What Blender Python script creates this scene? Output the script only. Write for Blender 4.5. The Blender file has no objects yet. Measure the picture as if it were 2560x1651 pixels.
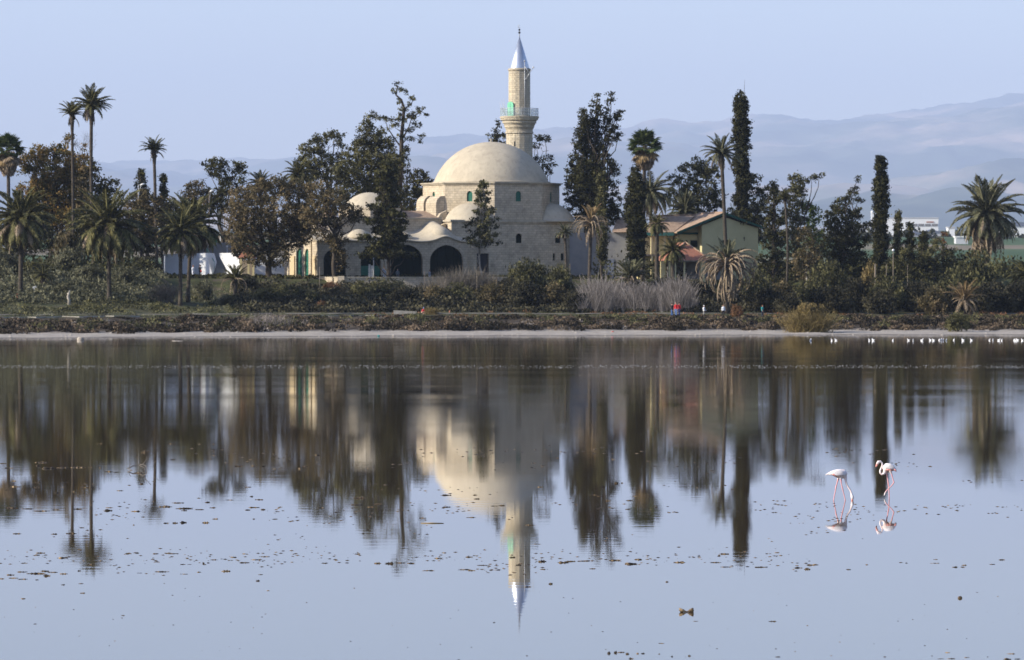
import bpy, math, random
import numpy as np
from mathutils import Vector, Matrix, Euler
random.seed(7)
rng = np.random.default_rng(7)
R = math.radians
sc = bpy.context.scene
col = sc.collection

# ------------------------------------------------------------------ camera
F = 11800.0      # focal length in pixels of the 2560 px wide photograph
CAMH = 5.0       # metres above the lake
HOR = 728.0      # horizon row
cam = bpy.data.cameras.new('camera'); camo = bpy.data.objects.new('camera', cam); col.objects.link(camo)
camo.location = (0, 0, CAMH); camo.rotation_euler = (R(90), 0, 0)
cam.sensor_width = 36.0; cam.lens = F / 2560 * 36.0
cam.shift_y = -(825.5 - HOR) / 2560.0
cam.clip_start = 1.0; cam.clip_end = 200000.0
cam.dof.use_dof = True; cam.dof.focus_distance = 118.0; cam.dof.aperture_fstop = 6.0
sc.camera = camo

# ------------------------------------------------------------------ light
SUN_EL, SUN_AZ = 25.0, 254.0       # azimuth clockwise from +Y : from the left, a little behind the camera
w = bpy.data.worlds.new('World'); sc.world = w; w.use_nodes = True
nt = w.node_tree; nt.nodes.clear()
out = nt.nodes.new('ShaderNodeOutputWorld'); bg = nt.nodes.new('ShaderNodeBackground')
sky = nt.nodes.new('ShaderNodeTexSky'); sky.sky_type = 'NISHITA'; sky.sun_disc = False
sky.sun_elevation = R(SUN_EL); sky.sun_rotation = R(SUN_AZ)
sky.air_density = 1.0; sky.dust_density = 0.6; sky.ozone_density = 3.0; sky.altitude = 0
bg.inputs[1].default_value = 0.13
tint = nt.nodes.new('ShaderNodeMixRGB'); tint.blend_type = 'MULTIPLY'; tint.inputs[0].default_value = 1; tint.inputs[2].default_value = (1.10, 1.0, 1.09, 1)  # camera white balance
nt.links.new(sky.outputs[0], tint.inputs[1]); nt.links.new(tint.outputs[0], bg.inputs[0]); nt.links.new(bg.outputs[0], out.inputs[0])
sun = bpy.data.lights.new('sun', 'SUN'); sun.energy = 5.0; sun.angle = R(0.53); sun.color = (1.0, 0.93, 0.80)
suno = bpy.data.objects.new('sun', sun); col.objects.link(suno)
az, el = R(SUN_AZ), R(SUN_EL)
sd = Vector((math.sin(az) * math.cos(el), math.cos(az) * math.cos(el), math.sin(el)))
suno.rotation_euler = sd.to_track_quat('Z', 'Y').to_euler(); suno.location = (-200, 300, 200)
sc.view_settings.view_transform = 'Standard'; sc.view_settings.look = 'None'
sc.view_settings.exposure = 0.76; sc.view_settings.gamma = 1.0; sc.view_settings.use_curve_mapping = False
sc.cycles.max_bounces = 8; sc.cycles.diffuse_bounces = 2; sc.cycles.glossy_bounces = 3
sc.cycles.transmission_bounces = 3; sc.cycles.transparent_max_bounces = 6; sc.cycles.volume_bounces = 0
sc.cycles.caustics_reflective = False; sc.cycles.caustics_refractive = False

# ------------------------------------------------------------------ helpers
def tag(o, label=None, cat=None, group=None, kind=None):
    if label: o['label'] = label
    if cat: o['category'] = cat
    if group: o['group'] = group
    if kind: o['kind'] = kind
    return o
def empty(name, loc, label, cat, group=None, rz=0):
    o = bpy.data.objects.new(name, None); col.objects.link(o); o.location = loc
    o.rotation_euler = (0, 0, rz); o.empty_display_size = 0.3
    return tag(o, label, cat, group)
def link(name, me, parent=None, loc=None):
    o = bpy.data.objects.new(name, me); col.objects.link(o)
    if parent is not None: o.parent = parent
    if loc is not None: o.location = loc
    return o
def npmesh(name, V, Fa, mats, smooth=False, fmat=None, var=None):
    """V (n,3); Fa (m,k) equal-sided faces."""
    V = np.asarray(V, np.float32); Fa = np.asarray(Fa, np.int32)
    me = bpy.data.meshes.new(name)
    m, k = Fa.shape
    me.vertices.add(len(V)); me.vertices.foreach_set('co', V.ravel())
    me.loops.add(m * k); me.loops.foreach_set('vertex_index', Fa.ravel())
    me.polygons.add(m); me.polygons.foreach_set('loop_start', np.arange(0, m * k, k, dtype=np.int32))
    if fmat is not None: me.polygons.foreach_set('material_index', np.asarray(fmat, np.int32))
    me.update(calc_edges=True)
    if not isinstance(mats, (list, tuple)): mats = [mats]
    for x in mats: me.materials.append(x)
    if smooth: me.polygons.foreach_set('use_smooth', np.ones(m, bool))
    if var is not None:
        a = me.attributes.new('var', 'FLOAT', 'FACE'); a.data.foreach_set('value', np.asarray(var, np.float32))
    return me
class MB:
    """collects shapes in one mesh, local coordinates"""
    def __init__(s): s.v = []; s.f = []; s.m = []; s.s = []
    def add(s, vs, fs, mi=0, sm=False):
        b = len(s.v); s.v += [tuple(v) for v in vs]; s.f += [tuple(b + i for i in f) for f in fs]
        s.m += [mi] * len(fs); s.s += [sm] * len(fs)
    def box(s, x0, x1, y0, y1, z0, z1, mi=0):
        s.add([(x0,y0,z0),(x1,y0,z0),(x1,y1,z0),(x0,y1,z0),(x0,y0,z1),(x1,y0,z1),(x1,y1,z1),(x0,y1,z1)],
              [(0,3,2,1),(4,5,6,7),(0,1,5,4),(1,2,6,5),(2,3,7,6),(3,0,4,7)], mi)
    def prism(s, poly, z0, z1, mi=0):
        n = len(poly); s.add([(x,y,z0) for x,y in poly] + [(x,y,z1) for x,y in poly],
              [tuple(range(n-1,-1,-1)), tuple(range(n,2*n))] + [(i,(i+1)%n,n+(i+1)%n,n+i) for i in range(n)], mi)
    def extrude_y(s, poly, y0, y1, mi=0):
        """poly in (x,z), counter-clockwise seen from -y"""
        n = len(poly); s.add([(x,y0,z) for x,z in poly] + [(x,y1,z) for x,z in poly],
              [tuple(range(n)), tuple(range(2*n-1,n-1,-1))] + [((i+1)%n,i,n+i,n+(i+1)%n) for i in range(n)], mi)
    def tube(s, pts, rad, n=8, mi=0, caps=True, sm=True, flat=None):
        pts = [Vector(p) for p in pts]; N = len(pts); vs = []; fs = []
        if not hasattr(rad, '__len__'): rad = [rad] * N
        up = None
        for i, p in enumerate(pts):
            t = (pts[min(i+1, N-1)] - pts[max(i-1, 0)]).normalized()
            if up is None:
                up = Vector((0,0,1)) if abs(t.z) < .9 else Vector((1,0,0))
            a = (up - t * up.dot(t)).normalized(); up = a; b = t.cross(a)
            fl = 1.0 if flat is None else flat[i]
            for k in range(n):
                q = 2 * math.pi * k / n
                vs.append(p + a * (rad[i] * math.cos(q)) + b * (rad[i] * fl * math.sin(q)))
        for i in range(N-1):
            for k in range(n):
                fs.append((i*n+k, i*n+(k+1)%n, (i+1)*n+(k+1)%n, (i+1)*n+k))
        if caps: fs += [tuple(range(n-1,-1,-1)), tuple((N-1)*n+k for k in range(n))]
        s.add(vs, fs, mi, sm)
    def lathe(s, prof, c=(0,0), n=32, mi=0, sm=True, a0=0.0, a1=2*math.pi, caps=True):
        """prof [(r,z)] from bottom to top"""
        full = abs(a1 - a0 - 2*math.pi) < 1e-6; K = n if full else n + 1; vs = []; fs = []
        for r, z in prof:
            for k in range(K):
                q = a0 + (a1 - a0) * k / n; vs.append((c[0]+r*math.cos(q), c[1]+r*math.sin(q), z))
        for i in range(len(prof)-1):
            for k in range(K if full else K-1):
                k2 = (k+1) % K; fs.append((i*K+k, i*K+k2, (i+1)*K+k2, (i+1)*K+k))
        if caps and full: fs += [tuple(range(K-1,-1,-1)), tuple((len(prof)-1)*K+k for k in range(K))]
        s.add(vs, fs, mi, sm)
    def ball(s, c, r, mi=0, n=10, m=7):
        rx, ry, rz = (r, r, r) if not hasattr(r, '__len__') else r
        vs = [(c[0], c[1], c[2]-rz)]; fs = []
        for j in range(1, m):
            t = -math.pi/2 + math.pi*j/m
            for k in range(n):
                q = 2*math.pi*k/n; vs.append((c[0]+rx*math.cos(t)*math.cos(q), c[1]+ry*math.cos(t)*math.sin(q), c[2]+rz*math.sin(t)))
        vs.append((c[0], c[1], c[2]+rz)); L = len(vs)-1
        for k in range(n):
            k2 = (k+1) % n; fs.append((0, 1+k2, 1+k)); fs.append((L, 1+(m-2)*n+k, 1+(m-2)*n+k2))
            for j in range(m-2): fs.append((1+j*n+k, 1+j*n+k2, 1+(j+1)*n+k2, 1+(j+1)*n+k))
        s.add(vs, fs, mi, True)
    def mesh(s, name, mats):
        me = bpy.data.meshes.new(name); me.from_pydata(s.v, [], s.f)
        if not isinstance(mats, (list, tuple)): mats = [mats]
        for x in mats: me.materials.append(x)
        me.polygons.foreach_set('material_index', s.m); me.polygons.foreach_set('use_smooth', s.s)
        me.update(); return me
    def build(s, name, mats, parent=None, loc=None): return link(name, s.mesh(name, mats), parent, loc)
def copy_tree(o, parent=None):
    c = o.copy(); col.objects.link(c)
    if parent is not None: c.parent = parent
    for ch in list(KIDS.get(o.name, [])) : copy_tree(ch, c)
    return c
KIDS = {}

# ------------------------------------------------------------------ materials
def mat(name, c, rough=0.8, var=None, scale=1.0, bump=0.0, bscale=None, metal=0.0, c3=None, detail=5, spec=0.3, attr=False, trans=0.0, coord='Object', stretch=None, stripe=None):
    """base colour c mixed with var by noise; attr adds the per-leaf value"""
    m = bpy.data.materials.new(name); m.use_nodes = True; t = m.node_tree; N = t.nodes; L = t.links
    b = N['Principled BSDF']; b.inputs['Roughness'].default_value = rough; b.inputs['Metallic'].default_value = metal
    b.inputs['Specular IOR Level'].default_value = spec
    b.inputs['Base Color'].default_value = (*c, 1)
    tc = N.new('ShaderNodeTexCoord'); src = tc.outputs[coord]
    if coord == 'World':
        pass
    if stretch:
        mp = N.new('ShaderNodeMapping'); mp.inputs['Scale'].default_value = stretch; L.new(src, mp.inputs[0]); src = mp.outputs[0]
    if var is not None:
        n = N.new('ShaderNodeTexNoise'); n.inputs['Scale'].default_value = scale; n.inputs['Detail'].default_value = detail
        n.inputs['Roughness'].default_value = 0.62; L.new(src, n.inputs['Vector'])
        r = N.new('ShaderNodeValToRGB'); r.color_ramp.elements[0].position = 0.34; r.color_ramp.elements[1].position = 0.66
        r.color_ramp.elements[0].color = (*c, 1); r.color_ramp.elements[1].color = (*var, 1)
        if c3 is not None:
            e = r.color_ramp.elements.new(0.5); e.color = (*c3, 1)
        fac = n.outputs[0]
        if attr:
            at = N.new('ShaderNodeAttribute'); at.attribute_name = 'var'
            ad = N.new('ShaderNodeMath'); ad.operation = 'MULTIPLY_ADD'; ad.inputs[1].default_value = 0.45; L.new(at.outputs['Fac'], ad.inputs[0])
            s2 = N.new('ShaderNodeMath'); s2.operation = 'SUBTRACT'; s2.inputs[1].default_value = 0.22; L.new(fac, s2.inputs[0]); L.new(s2.outputs[0], ad.inputs[2])
            fac = ad.outputs[0]
        L.new(fac, r.inputs[0]); L.new(r.outputs[0], b.inputs['Base Color'])
        if trans:
            tr = N.new('ShaderNodeBsdfTranslucent'); L.new(r.outputs[0], tr.inputs[0])
            mx = N.new('ShaderNodeMixShader'); mx.inputs[0].default_value = trans
            L.new(b.outputs[0], mx.inputs[1]); L.new(tr.outputs[0], mx.inputs[2]); L.new(mx.outputs[0], N['Material Output'].inputs[0])
    if bump:
        n2 = N.new('ShaderNodeTexNoise'); n2.inputs['Scale'].default_value = bscale or scale * 4; n2.inputs['Detail'].default_value = 6
        L.new(src, n2.inputs['Vector']); bp = N.new('ShaderNodeBump'); bp.inputs['Strength'].default_value = 1.0
        bp.inputs['Distance'].default_value = bump; L.new(n2.outputs[0], bp.inputs['Height']); L.new(bp.outputs[0], b.inputs['Normal'])
    return m

def stone(name, c1, c2, dark, joint=True, bw=0.62, bh=0.32, xrot=False):
    """weathered ashlar: two stone tones, worn joints, dark weather stains"""
    m = bpy.data.materials.new(name); m.use_nodes = True; t = m.node_tree; N = t.nodes; L = t.links
    b = N['Principled BSDF']; b.inputs['Roughness'].default_value = 0.9; b.inputs['Specular IOR Level'].default_value = 0.2
    tc = N.new('ShaderNodeTexCoord')
    n1 = N.new('ShaderNodeTexNoise'); n1.inputs['Scale'].default_value = 0.55; n1.inputs['Detail'].default_value = 7; n1.inputs['Roughness'].default_value = 0.65
    L.new(tc.outputs['Object'], n1.inputs[0])
    r1 = N.new('ShaderNodeValToRGB'); r1.color_ramp.elements[0].position = .35; r1.color_ramp.elements[1].position = .65
    r1.color_ramp.elements[0].color = (*c1, 1); r1.color_ramp.elements[1].color = (*c2, 1); L.new(n1.outputs[0], r1.inputs[0])
    n3 = N.new('ShaderNodeTexNoise'); n3.inputs['Scale'].default_value = 1.7; n3.inputs['Detail'].default_value = 9; n3.inputs['Roughness'].default_value = .7
    mp3 = N.new('ShaderNodeMapping'); mp3.inputs['Scale'].default_value = (1, 1, .55); L.new(tc.outputs['Object'], mp3.inputs[0]); L.new(mp3.outputs[0], n3.inputs[0])
    r3 = N.new('ShaderNodeValToRGB'); r3.color_ramp.elements[0].position = .5; r3.color_ramp.elements[1].position = .72
    r3.color_ramp.elements[0].color = (0,0,0,1); r3.color_ramp.elements[1].color = (.5,.5,.5,1); L.new(n3.outputs[0], r3.inputs[0])
    mx = N.new('ShaderNodeMixRGB'); L.new(r3.outputs[0], mx.inputs[0]); L.new(r1.outputs[0], mx.inputs[1]); mx.inputs[2].default_value = (*dark, 1)
    last = mx.outputs[0]; h = n3.outputs[0]
    if joint:
        sx = N.new('ShaderNodeSeparateXYZ'); L.new(tc.outputs['Object'], sx.inputs[0])
        ad = N.new('ShaderNodeMath'); ad.operation = 'ADD'; L.new(sx.outputs[0], ad.inputs[0]); L.new(sx.outputs[1], ad.inputs[1])
        cb = N.new('ShaderNodeCombineXYZ'); L.new(ad.outputs[0], cb.inputs[0]); L.new(sx.outputs[2], cb.inputs[1])
        br = N.new('ShaderNodeTexBrick'); br.inputs['Scale'].default_value = 1.0; br.inputs['Brick Width'].default_value = bw
        br.inputs['Row Height'].default_value = bh; br.inputs['Mortar Size'].default_value = .025; br.inputs['Mortar Smooth'].default_value = .3
        br.inputs['Color1'].default_value = (.82,.82,.82,1); br.inputs['Color2'].default_value = (1.12,1.1,1.05,1); br.inputs['Mortar'].default_value = (.62,.6,.56,1)
        L.new(cb.outputs[0], br.inputs[0])
        mu = N.new('ShaderNodeMixRGB'); mu.blend_type = 'MULTIPLY'; mu.inputs[0].default_value = .8; L.new(last, mu.inputs[1]); L.new(br.outputs[0], mu.inputs[2]); last = mu.outputs[0]
        h2 = N.new('ShaderNodeMath'); h2.operation = 'MULTIPLY_ADD'; h2.inputs[1].default_value = -.6; L.new(br.outputs['Fac'], h2.inputs[0]); L.new(h, h2.inputs[2]); h = h2.outputs[0]
    L.new(last, b.inputs['Base Color'])
    bp = N.new('ShaderNodeBump'); bp.inputs['Strength'].default_value = .8; bp.inputs['Distance'].default_value = .05; L.new(h, bp.inputs['Height']); L.new(bp.outputs[0], b.inputs['Normal'])
    return m

M = {}
M['stone'] = stone('ashlar limestone', (.56,.475,.355), (.44,.37,.27), (.20,.168,.125))
M['stone_p'] = stone('portico plaster stone', (.52,.44,.33), (.41,.345,.255), (.19,.16,.12))
M['dome'] = stone('dome plaster', (.50,.43,.315), (.42,.36,.265), (.25,.21,.165), joint=False)
M['minaret'] = stone('minaret limestone', (.55,.48,.36), (.45,.385,.28), (.30,.25,.185), bw=.5, bh=.3)
M['trimst'] = stone('cornice stone', (.46,.40,.30), (.36,.31,.23), (.16,.135,.10), joint=False)
M['green'] = mat('green painted wood', (.012,.095,.062), .6, (.016,.12,.08), 3)
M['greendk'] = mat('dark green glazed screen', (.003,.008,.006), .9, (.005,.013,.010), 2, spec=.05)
M['greenlt'] = mat('light green painted door', (.13,.40,.24), .6, (.17,.46,.29), 3)
M['lead'] = mat('zinc sheet of the cone', (.42,.45,.50), .38, (.50,.53,.58), 2, metal=.75, spec=.5)
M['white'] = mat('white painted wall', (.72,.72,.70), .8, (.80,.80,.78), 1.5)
M['whitegrey'] = mat('grey white paint', (.45,.46,.47), .7, (.55,.55,.55), 3)
M['grey'] = mat('grey render', (.17,.17,.175), .9, (.23,.225,.215), .8, bump=.02)
M['tanwall'] = mat('tan render', (.27,.22,.165), .9, (.34,.28,.21), .8, bump=.02)
M['ochre'] = mat('ochre plaster', (.47,.36,.21), .9, (.54,.43,.27), 1.2)
M['yellow'] = mat('yellow plaster', (.55,.46,.24), .9, (.62,.53,.30), 1.0)
M['sage'] = mat('sage grey plaster', (.48,.43,.235), .9, (.54,.485,.27), .7)
M['shadewhite'] = mat('shaded white paint', (.50,.50,.51), .8, (.58,.58,.58), 1.5)  # white wall paint darkened: tree shade on the retaining wall put into the colour
M['fascia'] = mat('green fascia board', (.008,.055,.038), .6, (.012,.07,.048), 4)
M['fascialt'] = mat('pale green fascia board', (.07,.24,.17), .5, (.09,.28,.20), 4)
M['tile'] = mat('old clay roof tiles', (.27,.185,.125), .9, (.42,.30,.20), 2.5, bump=.08, bscale=9, c3=(.35,.24,.16))
M['redtile'] = mat('red clay roof tiles', (.30,.10,.055), .85, (.22,.085,.05), 3.0, bump=.05, bscale=10, c3=(.36,.16,.10))
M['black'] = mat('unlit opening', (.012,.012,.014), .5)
M['steel'] = mat('galvanised steel', (.42,.43,.44), .5, (.5,.5,.5), 6, metal=.3)
M['wood'] = mat('weathered post wood', (.22,.18,.13), .9, (.14,.11,.08), 5)
M['kerb'] = mat('pale path edging', (.34,.31,.27), .9, (.24,.22,.18), 1.5)
M['rock'] = mat('pale shore stone', (.50,.44,.36), .9, (.30,.26,.21), 4, bump=.04)
M['bluemetal'] = mat('blue grey shed roof', (.12,.14,.19), .6, (.16,.18,.23), 2)

def G2(x): return np.asarray(x, float)
# ------------------------------------------------------------------ terrain height
SHX = [0, 500, 900, 1500, 2000, 2560]; SHY = [847.5, 843.5, 841.5, 840, 838.5, 838]
def shore(X, Y=530.0):
    px = np.clip(1280 + np.asarray(X, float) / Y * F, -2500, 5000)
    d = CAMH * F / (np.interp(px, SHX, SHY) - HOR)
    return d + 1.3*np.sin(px*.021) + .9*np.sin(px*.06+1) + .7*np.sin(px*.17) + .4*np.sin(px*.41+2)
TT = [-60, -8, 0, 20, 24, 35, 45, 52, 70, 90, 98, 104, 140, 400, 1000, 2000, 3000, 4500, 20000, 75000]
TZ = [-1.5, -.35, 0, .36, .55, 1.25, 1.95, 2.3, 3.1, 4.2, 5.2, 6.6, 6.8, 7.0, 11, 34, 44, 62, 272, 300]
def lattice(seed, n=256):
    return np.random.default_rng(seed).random((n, n))
LAT = [lattice(s) for s in range(6)]
def noise2(x, y, k=0):
    g = LAT[k]; x = np.asarray(x, float); y = np.asarray(y, float)
    xi = np.floor(x).astype(int); yi = np.floor(y).astype(int); fx = x - xi; fy = y - yi
    fx = fx*fx*(3-2*fx); fy = fy*fy*(3-2*fy); a = g[xi % 256, yi % 256]; b = g[(xi+1) % 256, yi % 256]
    c = g[xi % 256, (yi+1) % 256]; d = g[(xi+1) % 256, (yi+1) % 256]
    return (a*(1-fx)+b*fx)*(1-fy) + (c*(1-fx)+d*fx)*fy
def fbm(x, y, o=4, k=0):
    s = 0; a = .5
    for i in range(o): s = s + a*noise2(x*2**i + 13*i, y*2**i + 7*i, (k+i) % 6); a *= .5
    return s
def GZ(X, Y):
    X = np.asarray(X, float); Y = np.asarray(Y, float); t = Y - shore(X)
    z = np.interp(t, TT, TZ)
    am = np.clip(t/15, 0, 1) * np.where(t > 100, .12, np.clip(t/60, .05, 1) * .35) + np.clip((t-300)/1500, 0, 1) * 5
    sc_ = np.where(t > 300, 1/140., 1/7.)
    z = z + am * (fbm(X/7., Y/7., 3, 0) - .45) * (t < 300) + (t >= 300) * am * (fbm(X/160., Y/160., 3, 1) - .45)
    return z
def gz(X, Y): return float(GZ(X, Y))
def W(px, py, D): return Vector(((px-1280)/F*D, D, CAMH + (HOR-py)/F*D))
def GP(px, D):
    x = (px-1280)/F*D; return Vector((x, D, gz(x, D)))
def WP(px, py):      # point of the lake surface
    D = CAMH*F/(py-HOR); return Vector(((px-1280)/F*D, D, 0))

# ------------------------------------------------------------------ ground, beach, lake, hills, haze
def sheet(name, xs, ys, zf, m):
    X, Y = np.meshgrid(xs, ys); Z = zf(X, Y)
    V = np.stack([X.ravel(), Y.ravel(), Z.ravel()], 1); nx, ny = len(xs), len(ys)
    i = np.arange(nx-1)[None, :] + nx*np.arange(ny-1)[:, None]
    Fa = np.stack([i, i+1, i+nx+1, i+nx], -1).reshape(-1, 4)
    me = npmesh(name, V, Fa, m, smooth=True); return tag(link(name, me), kind='structure')
def ground_mat():
    m = bpy.data.materials.new('lake shore soil and grass'); m.use_nodes = True; t = m.node_tree; N = t.nodes; L = t.links
    b = N['Principled BSDF']; b.inputs['Roughness'].default_value = .95; b.inputs['Specular IOR Level'].default_value = .15
    g = N.new('ShaderNodeNewGeometry'); sx = N.new('ShaderNodeSeparateXYZ'); L.new(g.outputs['Position'], sx.inputs[0])
    at = N.new('ShaderNodeAttribute'); at.attribute_name = 'inland'
    def ns(scale, det=6, st=None):
        n = N.new('ShaderNodeTexNoise'); n.inputs['Scale'].default_value = scale; n.inputs['Detail'].default_value = det
        if st:
            mp = N.new('ShaderNodeMapping'); mp.inputs['Scale'].default_value = st; L.new(g.outputs['Position'], mp.inputs[0]); L.new(mp.outputs[0], n.inputs[0])
        else: L.new(g.outputs['Position'], n.inputs[0])
        return n.outputs[0]
    def ramp(f, stops):
        r = N.new('ShaderNodeValToRGB'); e = r.color_ramp.elements
        e[0].position, e[0].color = stops[0][0], (*stops[0][1], 1); e[1].position, e[1].color = stops[-1][0], (*stops[-1][1], 1)
        for p, c in stops[1:-1]: q = e.new(p); q.color = (*c, 1)
        L.new(f, r.inputs[0]); return r.outputs[0]
    def mix(f, a, bb):
        x = N.new('ShaderNodeMixRGB'); L.new(f, x.inputs[0]); L.new(a, x.inputs[1]); L.new(bb, x.inputs[2]); return x.outputs[0]
    sand = ramp(ns(.9, 8), [(.3, (.25,.215,.175)), (.5, (.33,.29,.24)), (.7, (.40,.355,.30))])
    soil = ramp(ns(.5, 8), [(.35, (.035,.035,.014)), (.5, (.065,.07,.024)), (.6, (.075,.06,.036)), (.72, (.13,.105,.07))])
    wet = ramp(ns(2.0, 8), [(.35, (.10,.085,.07)), (.7, (.17,.15,.125))])
    dist = N.new('ShaderNodeMapRange'); dist.inputs[1].default_value = 20.0; dist.inputs[2].default_value = 25.0; L.new(at.outputs['Fac'], dist.inputs[0])
    dw = N.new('ShaderNodeMapRange'); dw.inputs[1].default_value = 1.0; dw.inputs[2].default_value = 5.0
    nw = N.new('ShaderNodeMath'); nw.operation = 'MULTIPLY_ADD'; nw.inputs[1].default_value = -6.0; L.new(ns(.35, 6), nw.inputs[0]); 
    a3 = N.new('ShaderNodeMath'); a3.operation = 'ADD'; a3.inputs[1].default_value = 3.0; L.new(at.outputs['Fac'], a3.inputs[0]); L.new(a3.outputs[0], nw.inputs[2]); L.new(nw.outputs[0], dw.inputs[0])
    beach = mix(dw.outputs[0], wet, sand)
    scr = ramp(ns(.7, 7), [(.35, (.030,.022,.014)), (.55, (.06,.045,.030)), (.72, (.12,.095,.07))])
    ds = N.new('ShaderNodeMapRange'); ds.inputs[1].default_value = 43.0; ds.inputs[2].default_value = 47.0; L.new(at.outputs['Fac'], ds.inputs[0])
    land = mix(dist.outputs[0], beach, mix(ds.outputs[0], scr, soil))
    df = N.new('ShaderNodeMapRange'); df.inputs[1].default_value = 300.0; df.inputs[2].default_value = 700.0; L.new(at.outputs['Fac'], df.inputs[0])
    field = ramp(ns(.004, 4, (1, .5, 1)), [(.38, (.05,.085,.035)), (.48, (.07,.105,.045)), (.52, (.20,.16,.11)), (.62, (.13,.115,.075))])
    L.new(mix(df.outputs[0], land, field), b.inputs['Base Color'])
    bp = N.new('ShaderNodeBump'); bp.inputs['Distance'].default_value = .12; L.new(ns(3.0, 8), bp.inputs['Height']); L.new(bp.outputs[0], b.inputs['Normal'])
    return m
xs = np.unique(np.concatenate([np.linspace(-110, 110, 180), np.linspace(-32000, -700, 20), np.linspace(-700, -110, 40), np.linspace(110, 700, 40), np.linspace(700, 32000, 20)]))
ys = np.unique(np.concatenate([[-4000, -1000, -100, 50, 200, 350, 420], np.linspace(460, 720, 200), np.linspace(720, 1500, 60), np.linspace(1500, 5200, 40), np.linspace(5600, 20500, 24), [30000, 45000, 64000]]))
gr = sheet('ground', xs, ys, lambda X, Y: np.where(Y < 440, -1.5, GZ(X, Y)) - np.where(Y > 20300, 160, 0), ground_mat())
X, Y = np.meshgrid(xs, ys); a = gr.data.attributes.new('inland', 'FLOAT', 'POINT')
a.data.foreach_set('value', (Y - shore(X)).astype(np.float32).ravel())

def water_mat():
    m = bpy.data.materials.new('still lake water'); m.use_nodes = True; t = m.node_tree; N = t.nodes; L = t.links
    N.remove(N['Principled BSDF'])
    gl = N.new('ShaderNodeBsdfAnisotropic'); gl.distribution = 'BECKMANN'; gl.inputs['Color'].default_value = (1,1,1,1)
    df = N.new('ShaderNodeBsdfDiffuse'); df.inputs['Color'].default_value = (.066,.044,.020,1)
    fr = N.new('ShaderNodeFresnel'); fr.inputs['IOR'].default_value = 1.40
    mx = N.new('ShaderNodeMixShader'); L.new(fr.outputs[0], mx.inputs[0]); L.new(df.outputs[0], mx.inputs[1]); L.new(gl.outputs[0], mx.inputs[2]); L.new(mx.outputs[0], N['Material Output'].inputs[0])
    g = N.new('ShaderNodeNewGeometry')
    sx = N.new('ShaderNodeSeparateXYZ'); L.new(g.outputs['Position'], sx.inputs[0])
    mp = N.new('ShaderNodeMapping'); mp.inputs['Scale'].default_value = (.010, .07, 1); L.new(g.outputs['Position'], mp.inputs[0])
    n = N.new('ShaderNodeTexNoise'); n.inputs['Scale'].default_value = 1.0; n.inputs['Detail'].default_value = 6; L.new(mp.outputs[0], n.inputs[0])
    # calmer in the lee near the camera, light air further out
    mr = N.new('ShaderNodeMapRange'); mr.interpolation_type = 'SMOOTHSTEP'; mr.inputs[1].default_value = 80; mr.inputs[2].default_value = 230
    mr.inputs[3].default_value = .022; mr.inputs[4].default_value = .060; L.new(sx.outputs[1], mr.inputs[0])
    mu = N.new('ShaderNodeMapRange'); mu.inputs[1].default_value = .35; mu.inputs[2].default_value = .7; mu.inputs[3].default_value = .7; mu.inputs[4].default_value = 1.3; L.new(n.outputs[0], mu.inputs[0])
    ml = N.new('ShaderNodeMath'); ml.operation = 'MULTIPLY'; L.new(mr.outputs[0], ml.inputs[0]); L.new(mu.outputs[0], ml.inputs[1]); L.new(ml.outputs[0], gl.inputs['Roughness'])
    mp2 = N.new('ShaderNodeMapping'); mp2.inputs['Scale'].default_value = (.35, 1.2, 1); L.new(g.outputs['Position'], mp2.inputs[0])
    n2 = N.new('ShaderNodeTexNoise'); n2.inputs['Scale'].default_value = 1.6; n2.inputs['Detail'].default_value = 3; L.new(mp2.outputs[0], n2.inputs[0])
    hm = N.new('ShaderNodeMath'); hm.operation = 'MULTIPLY'; L.new(n2.outputs[0], hm.inputs[0]); L.new(mu.outputs[0], hm.inputs[1])
    bp = N.new('ShaderNodeBump'); bp.inputs['Strength'].default_value = 1.0; bp.inputs['Distance'].default_value = .0006
    L.new(hm.outputs[0], bp.inputs['Height']); L.new(bp.outputs[0], gl.inputs['Normal'])
    return m
M['water'] = water_mat()
ws = MB(); ws.add([(-4500,-3900,0),(4500,-3900,0),(4500,600,0),(-4500,600,0)], [(0,1,2,3)])
tag(ws.build('lake_water', M['water']), kind='structure')

def hill_mat():
    m = bpy.data.materials.new('dry hillside'); m.use_nodes = True; t = m.node_tree; N = t.nodes; L = t.links
    b = N['Principled BSDF']; b.inputs['Roughness'].default_value = 1; b.inputs['Specular IOR Level'].default_value = 0
    g = N.new('ShaderNodeNewGeometry'); mp = N.new('ShaderNodeMapping'); mp.inputs['Scale'].default_value = (1, .45, 2.2); L.new(g.outputs['Position'], mp.inputs[0])
    n = N.new('ShaderNodeTexNoise'); n.inputs['Scale'].default_value = .0006; n.inputs['Detail'].default_value = 8; n.inputs['Roughness'].default_value = .58; L.new(mp.outputs[0], n.inputs[0])
    r = N.new('ShaderNodeValToRGB'); e = r.color_ramp.elements; e[0].position = .40; e[0].color = (.055,.075,.06,1); e[1].position = .62; e[1].color = (.36,.28,.21,1)
    q = e.new(.48); q.color = (.10,.115,.085,1); q = e.new(.54); q.color = (.20,.18,.14,1); L.new(n.outputs[0], r.inputs[0]); L.new(r.outputs[0], b.inputs['Base Color'])
    return m
SKX = [-2500, 0, 240, 440, 700, 900, 1050, 1420, 1600, 1750, 1880, 2000, 2150, 2300, 2400, 2480, 2560, 5000]
SKY_ = [440, 432, 415, 411, 408, 385, 362, 332, 322, 309, 297, 297, 291, 277, 268, 252, 243, 250]
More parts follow.
